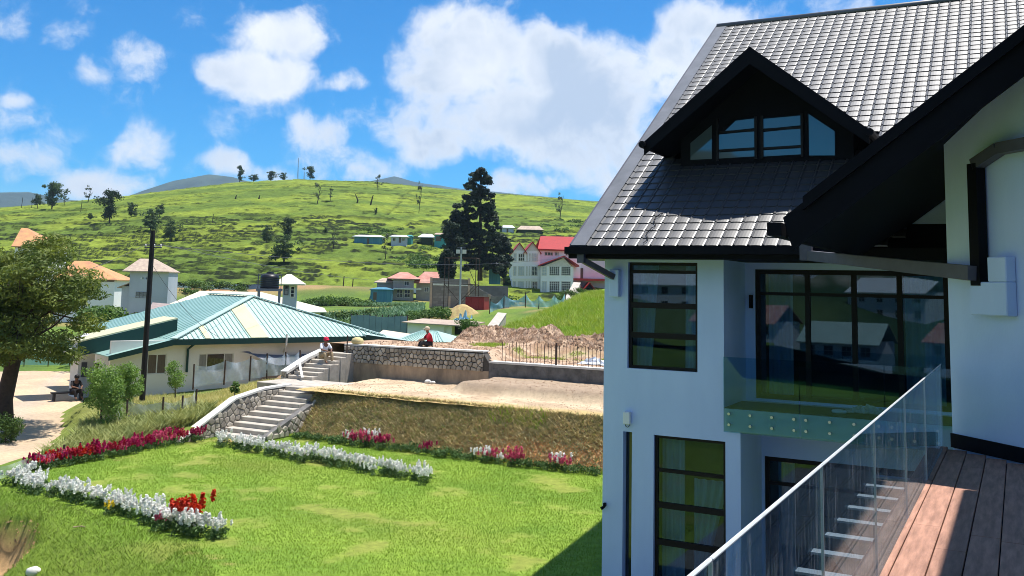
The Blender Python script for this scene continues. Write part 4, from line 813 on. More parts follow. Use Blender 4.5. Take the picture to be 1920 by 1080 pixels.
def hip(mb, x0, x1, y0, y1, z, h, rx0, rx1, ry=None, over=.5, th=.12):
    ry = (y0+y1)/2 if ry is None else ry; a, b, c, d = (x0-over, y0-over, z), (x1+over, y0-over, z), (x1+over, y1+over, z), (x0-over, y1+over, z); r0, r1 = (rx0, ry, z+h), (rx1, ry, z+h)
    mb.add([a, b, c, d, r0, r1, *[(p[0], p[1], p[2]-th) for p in (a, b, c, d)]], [(0, 1, 5, 4), (1, 2, 5), (2, 3, 4, 5), (3, 0, 4), (0, 6, 7, 1), (1, 7, 8, 2), (2, 8, 9, 3), (3, 9, 6, 0), (9, 8, 7, 6)])
def gable_roof(mb, x0, x1, y0, y1, z, h, over=.4, th=.15, axis='x'):
    if axis == 'y':   # ridge runs away from the viewer
        xm = (x0+x1)/2; k = h/((x1-x0)/2)
        for sg in (-1, 1):
            xe = xm+sg*((x1-x0)/2+over); ze = z-over*k
            p = [(xm, y0-over, z+h), (xe, y0-over, ze), (xe, y1+over, ze), (xm, y1+over, z+h)]; mb.prism(p if sg > 0 else p[::-1], (0, 0, -th))
    else:
        ym = (y0+y1)/2; k = h/((y1-y0)/2)
        for sg in (-1, 1):
            ye = ym+sg*((y1-y0)/2+over); ze = z-over*k
            p = [(x0-over, ym, z+h), (x0-over, ye, ze), (x1+over, ye, ze), (x1+over, ym, z+h)]; mb.prism(p if sg > 0 else p[::-1], (0, 0, -th))
M_rroof = mat('red_roof', (.40, .028, .022), (.33, .024, .02), scale=1.2, rough=.5)
M_hwall = mat('white_wall', (.90, .90, .92), (.85, .85, .88), scale=.5, rough=.85)
M_lilac = mat('lilac_wall', (.64, .61, .70), (.58, .55, .64), scale=.5, rough=.85)
M_orange = mat('rusty_sheet', (.62, .33, .13), (.46, .22, .12), scale=.35, rough=.7, stretch=(3, 3, .4))
M_rustg = mat('rusty_grey_sheet', (.36, .27, .22), (.50, .40, .30), scale=.6, rough=.7, stretch=(3, 3, .4))
M_grey = mat('weathered_render', (.46, .52, .60), (.36, .41, .49), scale=.25, rough=.9, stretch=(1, 1, .35))
M_pale = mat('pale_sheet', (.74, .70, .50), (.68, .64, .46), scale=.4, rough=.5)
M_block = mat('block_wall', (.23, .205, .20), (.17, .15, .145), scale=1.2, rough=.95, bump=.3, bscale=3)
M_blueshed = mat('blue_sheet', (.05, .17, .27), (.09, .25, .33), scale=.8, rough=.6, stretch=(4, 4, .3))
M_tealshed = mat('teal_wall', (.06, .30, .30), (.05, .24, .25), scale=1, rough=.7)
M_black = mat('black_plastic', (.010, .011, .016), (.014, .015, .02), rough=.4)
M_whites = mat('white_sheet', (.78, .80, .82), (.70, .72, .74), scale=1, rough=.5)
# --- grey tower house
f = FR(222, 618, 125, 8); T = f.thing('tower_house', 'tall weathered blue-grey block with hipped rusty roof behind the utility pole', 'building')
xl, xs_, xr_ = 0, f.q(238, 600)[0], f.q(311, 600)[0]; zt = f.q(260, 508)[1]; zl = f.q(225, 536)[1]
b = MB(); b.box(xs_, xr_, 0, 6, 0, zt); b.box(xl, xs_-.003, .3, 6, 0, zl); b.build('wall', M_grey, T)
b = MB(); hip(b, xs_-.3, xr_-.4, 0, 6, zt, f.q(265, 484)[1]-zt, f.q(252, 484)[0], f.q(281, 484)[0], over=.55); b.build('roof', M_rustg, T)
b = MB(); b.prism([(xl-.5, -.2, zl-.3), (xs_, -.2, zl+.35), (xs_, 6, zl+.35), (xl-.5, 6, zl-.3)], (0, 0, .1)); b.build('side_roof', M_rustg, T)
for (a, c, d, e_) in ((255, 547, 275, 559), (251, 585, 271, 597)): x0, z1 = f.q(a, c); x1, z0 = f.q(d, e_); far_window(T, x0, x1, z0, z1, 0, 3, 2, fr=M_pipe)
b = MB(); b.box(xs_, xr_, -.04, -.002, zt*.55, zt*.55+.1); b.build('string_course', M_grey, T)
# --- white blocks with rusty orange roofs
def orange_house(pxl, pxr, eave, apexl, apexr, apy, base, Y, label, wl, wr, wins):
    f = FR(wl, base, Y, 6); T = f.thing('hill_house', label, 'house'); x1 = f.q(wr, base)[0]; z = f.q((wl+wr)/2, eave)[1]
    b = MB(); b.box(0, x1, 0, 8, 0, z); b.build('wall', M_hwall, T); b = MB(); over = x1*0+f.q(pxr, eave)[0]-x1
    hip(b, 0, x1, 0, 8, z, f.q(apexl, apy)[1]-z, f.q(apexl, apy, 4)[0], f.q(apexr, apy, 4)[0], over=max(over, .4)); b.build('roof', M_orange, T)
    b = MB(); b.box(-over+.1, x1+over-.1, -over+.02, -.02, z-.3, z-.13); b.build('fascia', mat('brown_fascia', (.12, .06, .05)), T)
    for (a, c, d, e_) in wins: xa, zb_ = f.q(a, c); xb, za = f.q(d, e_); far_window(T, xa, xb, za, zb_, 0, 2, 1)
orange_house(-12, 86, 462, 40, 52, 425, 640, 140, 'white house with pyramid orange sheet roof rising above the big tree', 14, 76, [(36, 470, 50, 474), (30, 500, 42, 515), (56, 500, 68, 515)])
orange_house(88, 216, 523, 140, 168, 488, 640, 134, 'white house with long orange sheet roof half hidden by the big tree', 96, 208, [(178, 528, 188, 548), (120, 540, 132, 556), (150, 540, 162, 556)])
# --- pale roofed shed behind the bungalow
f = FR(306, 606, 92, 12); T = f.thing('low_hall', 'long low hall with pale yellow sheet roof behind the bungalow', 'building'); x1 = f.q(600, 606)[0]; z = f.q(450, 582)[1]
b = MB(); b.box(0, x1, 0, 12, -1, z); b.build('wall', M_cream, T)
b = MB(); hip(b, 0, x1, 0, 14, z, 1.75, f.q(375, 548, 7)[0], f.q(490, 548, 7)[0], over=.6); b.build('roof', M_pale, T)
b = MB(); xa = f.q(372, 580)[0]; b.prism([(-1, -2.5, z+.05), (xa, -2.5, z-.25), (xa, -.62, z+.35), (-1, -.62, z+.65)], (0, 0, -.1)); b.build('porch_roof', mat('grey_brown_sheet', (.34, .27, .25), (.28, .22, .2), scale=2, rough=.7), T)
# --- water tank on its concrete stand
f = FR(481, 580, 62, 14); T = f.thing('tank_stand', 'four-legged dark concrete platform carrying the black water tank', 'stand'); w_ = f.q(525, 580)[0]; zp = f.q(500, 541)[1]
b = MB(); b.box(-.1, w_+.1, -.1, w_+.1, zp-.16, zp); b.build('platform', M_pipe, T)
for x in (0, w_-.16):
    for y in (0, w_-.16): b = MB(); b.box(x, x+.16, y, y+.16, -3, zp-.162); b.build('leg', M_pipe, T)
b = MB()
for p_ in ((0, 0), (w_, 0), (w_, w_), (0, w_)): b.tube([(p_[0], p_[1], zp), (p_[0], p_[1], zp+.95)], .02, 5)
b.tube([(0, 0, zp+.93), (w_, 0, zp+.93), (w_, w_, zp+.93), (0, w_, zp+.93), (0, 0, zp+.93)], .02, 5); b.build('guard_rail', M_pipe, T)
P = f.P+f.e*w_/2+f.b*w_/2; wt = thing('water_tank', 'black ribbed plastic water tank on the concrete stand', 'tank', (P[0], P[1], f.zb+zp), 0)
b = MB(); pf = [(.05, 0), (.60, .0)]
for k in range(5): pf += [(.60, .05+k*.15), (.625, .09+k*.15), (.625, .13+k*.15), (.60, .17+k*.15)]
pf += [(.56, .86), (.34, .97), (.22, 1.0)]; b.lathe(pf, 24); b.build('body', M_black, wt, smooth=True)
b = MB(); b.lathe([(.22, 1.0), (.24, 1.0), (.24, 1.07), (.05, 1.1)], 14); b.build('lid', M_black, wt)
# --- little house with pale hip roof behind the tank
f = FR(528, 590, 84, 10); T = f.thing('small_house', 'small narrow house with pale hipped roof next to the water tank', 'house'); x1 = f.q(553, 590)[0]; z = f.q(540, 532)[1]
b = MB(); b.box(0, x1, 0, 2.2, -2, z); b.build('wall', M_grey, T); b = MB(); hip(b, -.2, x1+.2, 0, 2.2, z, .85, x1*.2, x1*.55, over=.55); b.build('roof', M_pale, T)
far_window(T, .1, .5, z-1.0, z-.15, 0, 1, 2, fr=M_pipe); far_window(T, x1-.5, x1-.1, z-1.2, z-.2, 0, 1, 3)
# --- panel fence and flat shed behind the terrace
M_panel = mat('blue_grey_panel', (.24, .33, .36), (.19, .27, .30), scale=1, rough=.7)
f = FR(657, 622, 74, -12); T = f.thing('panel_fence', 'blue-grey sheet panel fence beside the flat white shed', 'fence'); L_ = f.q(762, 630)[0]; n = 9; hz = 1.25
for k in range(n):
    x0 = L_*k/n; b = MB(); b.box(x0+.01, x0+L_/n-.01, 0, .03, -.6, hz+.05*math.sin(k)); b.build('panel', M_panel, T)
for k in range(n+1): b = MB(); x0 = L_*k/n; b.box(x0-.04, x0+.04, .035, .11, -.6, hz+.12); b.build('post', M_rust, T)
f = FR(763, 640, 72, -14); T = f.thing('flat_shed', 'white shed with flat rusty sheet roof and dark open end', 'shed'); x1 = f.q(846, 648)[0]; z = f.q(800, 607)[1]; xo = f.q(870, 650)[0]
b = MB(); b.box(0, x1, 0, 4, -1, z); b.build('wall', M_hwall, T); b = MB(); b.box(x1+.003, xo, .8, 4, -1, z); b.build('open_end_shade', M_black, T)  # solid black block paints the shade inside the shed's opening
b = MB(); b.prism([(-.3, -.5, z+.02), (xo+.4, -.5, z-.12), (xo+.4, 4.3, z+.02), (-.3, 4.3, z+.15)], (0, 0, .08)); b.build('roof', M_rustg, T)
b = MB(); xp = f.q(834, 630)[0]; b.tube([(xp+.1, -.3, z-.05), (xp, -.1, z-.5), (xp, -.1, -.5)], .05, 6); b.build('down_pipe', M_coping, T)
# --- low pale green shed roof just behind the wall
f = FR(742, 650, 56, -6, zb=2.0); T = f.thing('green_shed', 'low shed with pale green sheet roof just behind the stone wall', 'shed'); x1 = f.q(838, 650)[0]
b = MB(); b.box(.3, x1-.3, .3, 3.7, -2, .22); b.build('wall', M_cream, T); b = MB(); hip(b, 0, x1, 0, 4, .25, .5, x1*.35, x1*.7, over=.3); rg_ = b.build('roof', M_green, T)
b = MB()
for k in range(1, 16): b.beam((x1*k/16, -.3, .27), (x1*(.35+.35*k/16), 2, .76), .05, .04)
b.build('ribs', mat('green_rib', (.3, .47, .42)), rg_, kind='stuff')
f = FR(694, 640, 60, -8, zb=1.6); T = f.thing('cream_lean_to', 'low lean-to with cream sheet roof at the end of the bungalow', 'shed'); x1 = f.q(772, 640)[0]
b = MB(); b.box(.1, x1-.1, .2, 2.8, -1.6, .35); b.build('wall', M_gdark, T); b = MB(); b.prism([(0, 0, .40), (x1, -.1, .12), (x1, 3, .55), (0, 3, .85)], (0, 0, .06)); b.build('roof', mat('cream_sheet', (.66, .58, .44), (.56, .48, .36), scale=1, rough=.6), T)
# --- shanty cluster below the tea
def shanty(name, label, pxl, pxr, base, eave, ridge, Y, deg, mw, mr, wins=(), depth=4.0, over=.35, rx=(.3, .7), cat='house', door=None):
    f = FR(pxl, base, Y, deg); T = f.thing(name, label, cat); x1 = f.q(pxr, base)[0]; z = f.q((pxl+pxr)/2, eave)[1]; h = max(f.q((pxl+pxr)/2, ridge, depth/2)[1]-z, .15)
    b = MB(); b.box(0, x1, 0, depth, -2, z); b.build('wall', mw, T); b = MB(); hip(b, 0, x1, 0, depth, z+.05, h, x1*rx[0], x1*rx[1], over=over); b.build('roof', mr, T)
    for (a, c, d, e_) in wins: xa, zb_ = f.q(a, c); xb, za = f.q(d, e_); far_window(T, xa, xb, za, zb_, 0, 2, 1, t=.06)
    if door: xa, zb_ = f.q(door[0], door[1]); xb, za = f.q(door[2], door[3]); b = MB(); b.box(xa, xb, -.04, -.003, za, zb_); b.build('door', M_brown, T)
    return f, T
M_redr = mat('faded_red_sheet', (.46, .17, .13), (.55, .33, .26), scale=.5, rough=.7); M_cons = mat('old_render', (.42, .38, .36), (.33, .29, .27), scale=.6, rough=.9)
f, T = shanty('shanty_house', 'two-storey render house with faded red hip roof below the tea slope', 736, 775, 560, 523, 511, 150, 6, M_cons, M_redr, wins=[(758, 527, 767, 536)], over=1.0)
for a in (744, 758): xa, zb_ = f.q(a, 543); xb, za = f.q(a+11, 558); far_window(T, xa, xb, za, zb_, -.02, 2, 2)
xa, za = f.q(738, 541); xb = f.q(790, 541)[0]; b = MB(); b.box(xa, xb, -1.2, -.01, za-.1, za+.1); b.build('porch_slab', M_coping, T)
shanty('shanty_house', 'rough patched hut with low rusty roof leaning on the render house', 706, 738, 552, 530, 522, 151, 6, M_cons, M_rustg, over=.5)
shanty('blue_shed', 'dark blue sheet shed at the foot of the tea slope', 694, 734, 566, 543, 539, 146, 4, M_blueshed, M_blueshed, over=.15, cat='shed', door=(700, 548, 706, 562))
shanty('shanty_house', 'grey house with white and red roof beside the dark cypress', 780, 824, 556, 531, 510, 152, -4, M_cons, M_redr, wins=[(796, 538, 804, 548)], over=.6, rx=(.25, .8))
# --- unfinished block building
f = FR(808, 600, 118, -6); T = f.thing('block_shell', 'unfinished roofless shell of grey concrete blocks behind the steel tower', 'building')
def fq(*p): return f.q(*p)
pts = [(806, 600), (945, 600), (944, 556), (925, 556), (912, 549), (896, 540), (880, 530), (878, 524), (808, 521)]
b = MB(); b.prism([(x, 0, z) for x, z in (fq(*p) for p in pts)], (0, .2, 0)); sh = b.build('front_wall', M_block, T)
b = MB(); x1 = fq(945, 600)[0]; b.box(x1-.2, x1, .21, 6, 0, fq(940, 560)[1]); b.box(0, .2, .21, 6, 0, fq(808, 523)[1]); b.box(0.21, x1-.21, 5.8, 6, 0, fq(880, 535)[1]); b.build('back_walls', M_block, T)
M_pil = mat('raw_column', (.50, .36, .28), (.42, .30, .24), scale=2, rough=.95)
for a, t_ in ((809, 520), (880, 522), (843, 555), (918, 552)): x, z = fq(a, t_); b = MB(); b.box(x-.14, x+.14, -.08, -.003, 0, z); b.build('column', M_pil, T)
b = MB(); x0, z = fq(812, 533); x2, _ = fq(880, 533); b.box(x0, x2, -.06, -.004, z-.12, z+.1); b.build('tie_beam', M_coping, T)
# courses of blocks, each its own piece
bw = MB(); rows_ = 14; zmax = fq(840, 522)[1]
bl = MB(); bl.box(0, .62, -.02, -.002, 0, .30); bme = bl.mesh('block'); bme.materials.append(mat('block_face', (.27, .235, .225), (.20, .175, .17), scale=1.4, rough=.95, rnd=.2)); nb = 0
for r_ in range(rows_):
    z = .02+r_*.335; 
    if z+.3 > zmax: break
    for c_ in range(18):
        x = .2+c_*.66+(.33 if r_ % 2 else 0)
        if x+.62 > x1 or z+.3 > np.interp(x+.31, [fq(p[0], p[1])[0] for p in pts[:1:-1]], [fq(p[0], p[1])[1] for p in pts[:1:-1]]): continue
        o = link(bpy.data.objects.new('block', bme)); o.parent = sh; o.location = (x, 0, z); nb += 1
# --- steel tower with lamp pole
f = FR(831, 598, 108, -4); T = f.thing('steel_tower', 'dark lattice steel frame standing before the block shell', 'tower'); x1 = f.q(890, 598)[0]; zt = f.q(860, 483)[1]; zm = f.q(860, 533)[1]
for x in (0, x1):
    for y in (0, x1): b = MB(); b.beam((x, y, -.5), (x, y, zt), .09, .09); b.build('leg', M_rust, T)
for z in (zm, zt):
    b = MB()
    for p_, q_ in (((0, 0), (x1, 0)), ((0, x1), (x1, x1)), ((0, 0), (0, x1)), ((x1, 0), (x1, x1))): b.beam((*p_, z), (*q_, z), .08, .08)
    b.build('ring_beam', M_rust, T)
for (p_, q_) in (((0, 0, 0), (x1, 0, zm)), ((x1, 0, 0), (0, 0, zm)), ((0, x1, 0), (x1, x1, zm)), ((x1, 0, zm), (x1*.62, 0, zt))): b = MB(); b.beam(p_, q_, .06, .06); b.build('brace', M_rust, T)
P = atY(862, 575, 107); lp = thing('lamp_pole', 'tall grey pole with two floodlights rising from the steel tower', 'lamp', (P[0], P[1], P[2]), 0); hz = atY(862, 463, 107)[2]-P[2]
b = MB(); b.tube([(0, 0, -.5), (0, 0, hz)], [.13, .09], 8); b.build('pole', mat('galvanised', (.42, .45, .48), rough=.5), lp)
for x in (-.35, .35): b = MB(); b.box(x-.22, x+.22, -.15, .1, hz-.75, hz-.3); b.build('floodlight', M_coping, lp)
b = MB(); b.box(-.5, .5, -.03, .03, hz-.12, hz-.04); b.build('cross_arm', M_pipe, lp)
# --- red sheet hut, spoil heap with straw
f = FR(872, 590, 100, -18); T = f.thing('red_hut', 'small dark red metal hut beside the straw heap', 'shed'); x1 = f.q(907, 590)[0]; z = f.q(890, 557)[1]
b = MB(); b.box(0, x1, 0, 1.6, -.5, z); b.build('body', mat('red_metal', (.36, .03, .035), (.28, .025, .03), scale=1.5, rough=.5), T)
for k in range(5): b = MB(); x = x1*(k+.5)/5; b.box(x-.03, x+.03, -.03, -.003, -.3, z-.02); b.build('rib', mat('red_metal', (.36, .03, .035)), T)
b = MB(); b.box(-.08, x1+.08, -.1, 1.7, z+.003, z+.06); b.build('roof', M_rust, T)
# --- hotel
f = FR(957, 582, 180, 3); T = f.thing('hotel', 'white three-storey hotel with bright red gabled roofs on the far slope', 'hotel')
q = f.q; X = lambda px: q(px, 520)[0]; Zp = lambda py, px=1000: q(px, py)[1]
zt1 = Zp(470, 990); b = MB(); b.box(X(960), X(1012), 0, 11, -1, zt1); b.box(X(1012)+.003, X(1090), 1.5, 12, -1, Zp(470, 1050)); b.build('wall', M_hwall, T)
b = MB(); b.box(X(1012)+.01, X(1072), -2.5, 1.497, -1, Zp(500, 1040)); b.build('bay_wall', M_hwall, T)
b = MB(); b.box(X(1072)+.01, X(1150), 2.5, 12, -1, Zp(488, 1100)); b.build('side_wing', M_lilac, T)
gb2 = MB()
for a, c, t_ in ((962, 984, 455), (984, 1011, 453)):
    xa, xc = X(a), X(c); gable_roof(gb2, xa, xc, 0, 11, zt1, Zp(t_)-zt1, over=.35, th=.2, axis='y')
gb2.build('gable_roof', M_rroof, T)
b = MB()
for a, c, t_ in ((962, 984, 455), (984, 1011, 453)): b.prism([(X(a), .02, zt1), (X(c), .02, zt1), ((X(a)+X(c))/2, .02, Zp(t_)-.25)], (0, .2, 0))
b.prism([(X(1014), -2.48, Zp(500)), (X(1070), -2.48, Zp(500)), ((X(1014)+X(1070))/2+1.2, -2.48, Zp(483))], (0, .2, 0)); b.build('gable_wall', mat('cream_gable', (.76, .72, .68)), T)
b = MB(); z0 = Zp(469, 1040); b.prism([(X(1008), .8, z0), (X(1064), .8, z0-.1), (X(1078), .8, Zp(452)), (X(1086), 7, Zp(441)), (X(1018), 7, Zp(441))], (0, 0, .25)); b.prism([(X(1018), 7.01, Zp(441)), (X(1086), 7.01, Zp(441)), (X(1092), 13, z0), (X(1008), 13, z0)], (0, 0, .25)); b.build('main_roof', M_rroof, T)
b = MB(); xm = (X(1010)+X(1078))/2+1.0
for sg, xe in ((-1, X(1008)), (1, X(1082))):
    p_ = [(xm, -3.2, Zp(481)), (xe, -3.2, Zp(499)), (xe, 1.45, Zp(499)), (xm, 1.45, Zp(481))]; b.prism(p_ if sg > 0 else p_[::-1], (0, 0, .22))
b.build('bay_roof', M_rroof, T)
b = MB(); gable_roof(b, X(1072), X(1092), -1.5, 2.4, Zp(540), 1.3, over=.3, axis='y'); gable_roof(b, X(1093), X(1114), -1.5, 2.4, Zp(540), 1.3, over=.3, axis='y'); b.build('porch_roof', M_rroof, T)
b = MB(); b.box(X(1074), X(1150), -.3, 2.49, Zp(524), Zp(520)); b.build('canopy', M_rroof, T)
gd = glass_dark('far_glass', (.02, .025, .035)); glt = mat('pale_blind', (.55, .60, .64), (.42, .47, .52), scale=2, rough=.4)
for (t_, b_) in ((475, 490), (499, 517), (527, 545)):
    for (a, c, n, g_) in ((962, 968, 1, glt), (971, 983, 3, glt if t_ != 475 else gd), (986, 989, 1, glt), (991, 994, 1, glt), (996, 1008, 4, gd if t_ > 480 else glt)): far_window(T, X(a), X(c), Zp(b_, a), Zp(t_, a), 0, n, 2, gm=g_, t=.14)
def Q2(px, py, y): return f.q(px, py, y)
for (t_, b_) in ((499, 517), (527, 549)):
    for (a, c, n, m_, g_) in ((1016, 1025, 2, 3, glt), (1030, 1049, 5, 5, gd), (1052, 1070, 5, 5, gd)):
        x0, z1 = Q2(a, t_, -2.5); x1_, z0_ = Q2(c, b_, -2.5); far_window(T, x0, x1_, z0_, z1, -2.5, n, m_, gm=g_, t=.12)
for (a, c) in ((1021, 1037), (1040, 1048), (1060, 1070)): x0, z1 = Q2(a, 472, 1.5); x1_, z0_ = Q2(c, 480, 1.5); far_window(T, x0, x1_, z0_, z1, 1.5, 3, 1, gm=gd, t=.12)
for (a, c) in ((1020, 1028), (1034, 1044)): x0, z1 = Q2(a, 561, -2.5); x1_, z0_ = Q2(c, 570, -2.5); far_window(T, x0, x1_, z0_, z1, -2.5, 2, 1, gm=gd, t=.12)
b = MB(); b.box(X(1088), X(1096), 2.3, 2.49, Zp(520), Zp(500)); b.build('door', M_rust, T)
b = MB(); b.box(X(957), X(1012), -.12, -.003, Zp(553)-.1, Zp(551)); b.box(X(957), X(1012), -.12, -.003, Zp(523)-.1, Zp(521)); b.build('string_course', M_hwall, T)
# --- concrete retaining fins on the grass rise
def fin(p, q_, Yp, Yq, w_, label):
    A = atY(*p, Yp); B = atY(*q_, Yq); t = thing('retaining_fin', label, 'wall', tuple(A), 0); b = MB(); d = B-A
    b.prism([(0, 0, -.9), (w_, 0, -.9), (w_, 0, .12), (0, 0, .16)], tuple(d)); b.build('wall', M_conc, t); b = MB(); b.prism([(-.03, 0, .163), (w_+.03, 0, .123), (w_+.03, 0, .17), (-.03, 0, .21)], tuple(d)); b.build('coping', M_conc, t)
fin((903, 634), (934, 592), 49, 60, .5, 'sloping concrete wall edge beside the spoil heaps'); fin((1050, 582), (1076, 533), 74, 88, .6, 'sloping pale concrete wall edge below the hotel')
# --- huts on the hill track
def hillhit(px, py):
    r_ = ray(px, py)
    for Y in np.arange(170, 560, 1.0):
        P = CAM+r_*(Y/r_[1])
        if P[2] <= float(hill_z(np.array(P[0]), np.array(P[1])))+.5: return float(Y)
    return 470.0
def hut(label, pxl, pxr, base, eave, ridge, mw, mr, wins=(), door=None, name='hill_hut', over=.4):
    Y = hillhit((pxl+pxr)/2, base)+1; return shanty(name, label, pxl, pxr, base, eave, ridge, Y, 0, mw, mr, wins=wins, depth=4, over=over, cat='hut', door=door, rx=(.1, .9))
hut('long teal and blue sheet hut on the hill track', 664, 716, 459, 444, 441, M_blueshed, M_whites, door=(688, 447, 692, 458))
hut('grey render hut with door and two windows on the hill track', 733, 762, 463, 444, 441, M_grey, M_whites, wins=[(736, 446, 742, 452), (754, 446, 759, 452)], door=(748, 445, 752, 455))
hut('small bright teal hut at the end of the grey hut', 763, 771, 462, 443, 441, M_tealshed, M_tealshed, over=.15)
hut('hut with white tin roof among shrubs on the hill', 788, 810, 462, 445, 439, mat('dark_hut', (.05, .07, .05)), M_whites, over=.6)
hut('green walled hut close to the dark conifer', 814, 834, 468, 440, 437, M_tealshed, M_rustg, over=.2, door=(817, 443, 827, 452))
hut('pale blue hut right of the dark conifer under the tea field', 941, 963, 438, 427, 423, M_grey, M_whites, door=(950, 429, 953, 437))
hut('low hut with pale grey roof above the hotel', 972, 1016, 440, 431, 424, mat('dark_hut', (.05, .07, .05)), M_rustg, over=.5)
shanty('blue_shed', 'small hut with white roof glimpsed below the dark conifer', 917, 938, 512, 498, 493, 172, 0, M_blueshed, M_whites, over=.4, cat='shed')
# --- masts on the far ridge
for (px, top, base, lb) in ((558, 296, 336, 'tall thin radio mast on the far blue hill'), (570, 322, 336, 'shorter thin radio mast beside the tall one')):
    P = atY(px, base, 2900); Tt = atY(px, top, 2900); h = Tt[2]-P[2]; m_ = thing('radio_mast', lb, 'mast', tuple(P), 0); b = MB()
    for k in range(3): a = k*2.094; b.tube([(2.2*math.cos(a), 2.2*math.sin(a), -8), (.5*math.cos(a), .5*math.sin(a), h)], .35, 4)
    for k in range(12):
        z0 = h*k/12; r0 = 2.2-1.7*k/12; b.tube([(r0*math.cos(j*2.094), r0*math.sin(j*2.094), z0) for j in range(4)], .2, 4)
    b.build('lattice', M_pipe, m_)
# ================================================================ plants
def leaf_mesh(name, C, R, per, size, aspect=.45, flat=.7, up=.35, seed=0, shell=.55):
    """leaf-sized faces scattered through clumps; C centres, R radii (k,3)"""
    r_ = np.random.default_rng(seed); C = np.asarray(C, float); R = np.asarray(R, float); n = len(C)*per
    d = r_.normal(size=(n, 3)); d /= np.linalg.norm(d, axis=1)[:, None]; rad = r_.uniform(shell, 1.0, n)**.7
    ci = np.repeat(np.arange(len(C)), per); P = C[ci]+d*rad[:, None]*R[ci]
    nrm = d*.6+r_.normal(size=(n, 3))*.6+np.array([0, 0, up]); nrm /= np.linalg.norm(nrm, axis=1)[:, None]
    t = np.cross(nrm, r_.normal(size=(n, 3))); t /= np.linalg.norm(t, axis=1)[:, None]; b = np.cross(nrm, t)
    L = size*r_.uniform(.6, 1.35, n); t = t*L[:, None]*.5; b = b*(L*aspect)[:, None]*.5
    V = np.stack([P-t, P-b*1.0+t*.1, P+t, P+b+t*.1], 1).reshape(-1, 3); Fq = np.arange(n*4).reshape(-1, 4)
    return npmesh(name, V, Fq)
def blades(name, P, h, w, m, seed=0, lean=.35, label=None, parent=None):
    r_ = np.random.default_rng(seed); n = len(P); a = r_.uniform(0, 2*math.pi, n); H = h*r_.uniform(.5, 1.3, n); la = r_.uniform(0, 2*math.pi, n)
    dx = np.stack([np.cos(a), np.sin(a), np.zeros(n)], 1)*(w*r_.uniform(.6, 1.3, n))[:, None]*.5; tip = P+np.stack([np.cos(la)*lean*H, np.sin(la)*lean*H, H], 1)
    V = np.stack([P-dx, P+dx, tip], 1).reshape(-1, 3); o = mk(name, npmesh(name, V, np.arange(n*3).reshape(-1, 3)), m, parent); tag(o, label, kind='stuff'); return o
def foliage(name, c1, c2, sc=1.5, trans=.25, rnd=.1, lo=.38, hi=.62): return mat(name, c1, c2, scale=sc, rough=.6, spec=.25, trans=trans, rnd=rnd, lo=lo, hi=hi, detail=3)
M_bark = mat('bark', (.075, .055, .042), (.045, .034, .028), scale=6, rough=.95, bump=.5, bscale=18)
M_pine = foliage('pine_leaf', (.075, .115, .025), (.18, .215, .042), .9, .3)
M_conif = foliage('dark_conifer', (.008, .019, .013), (.040, .066, .036), .45, .1)
M_hillt = foliage('hill_tree_leaf', (.028, .055, .024), (.085, .125, .045), 3.0, .15, .25)
M_sparse = foliage('grey_leaf', (.085, .11, .06), (.13, .15, .08), .5, .15, .2)
M_shrub = foliage('shrub_leaf', (.13, .23, .045), (.22, .33, .075), 1.6, .3)
M_bush = foliage('bush_leaf', (.055, .115, .022), (.11, .18, .035), .6, .2, .25)
# --- big tree by the road
def in_poly(x, y, poly):
    c = False; n = len(poly)
    for i in range(n):
        x1, y1 = poly[i]; x2, y2 = poly[i-1]
        if (y1 > y) != (y2 > y) and x < (x2-x1)*(y-y1)/(y2-y1)+x1: c = not c
    return c
base = np.array(atZ(8, 802, -.25)); T = thing('conifer_tree', 'large spreading dark conifer with bare leaning trunk beside the road', 'tree', tuple(base), 0)
rr = random.Random(2); outline = [(-90, 520), (-60, 470), (10, 478), (40, 462), (95, 448), (130, 460), (165, 500), (178, 540), (168, 575), (182, 598), (172, 622), (145, 632), (128, 668), (95, 668), (50, 655), (20, 670), (-40, 690), (-100, 640)]
cl = []; 
while len(cl) < 165:
    x, y = rr.uniform(-100, 212), rr.uniform(448, 690)
    if not in_poly(x, y, outline): continue
    if 95 < x < 175 and 575 < y < 650 and rr.random() < .75: continue
    if 90 < x < 135 and 490 < y < 530 and rr.random() < .5: continue
    cl.append(atY(x, y, base[1]+rr.uniform(-2.3, 2.3)))
cl = np.array(cl)-base; R = np.array([(rr.uniform(.5, .95),)*2+(rr.uniform(.26, .46),) for _ in cl])
mk('crown', leaf_mesh('crown', cl, R, 300, .19, aspect=.30, up=.5, seed=3, shell=.35), M_pine, T)
tp_ = [atY(x, y, base[1]+d) for x, y, d in ((8, 806, 0), (8, 750, .1), (22, 690, .1), (32, 650, .2), (28, 600, .3), (40, 550, .2), (60, 500, .1))]
b = MB(); b.tube([tuple(p-base) for p in tp_], [.36, .30, .27, .25, .2, .14, .06], 12); tk = b.build('trunk', M_bark, T, smooth=True)
for i, c in enumerate(cl):
    if i % 3: continue
    st = tp_[3+(i//3) % 3]-base; mid = (st+c)/2+np.array([0, 0, -.25]); b = MB(); b.tube([tuple(st), tuple(mid), tuple(c)], [.075, .045, .012], 6); b.build('branch', M_bark, tk, smooth=True)
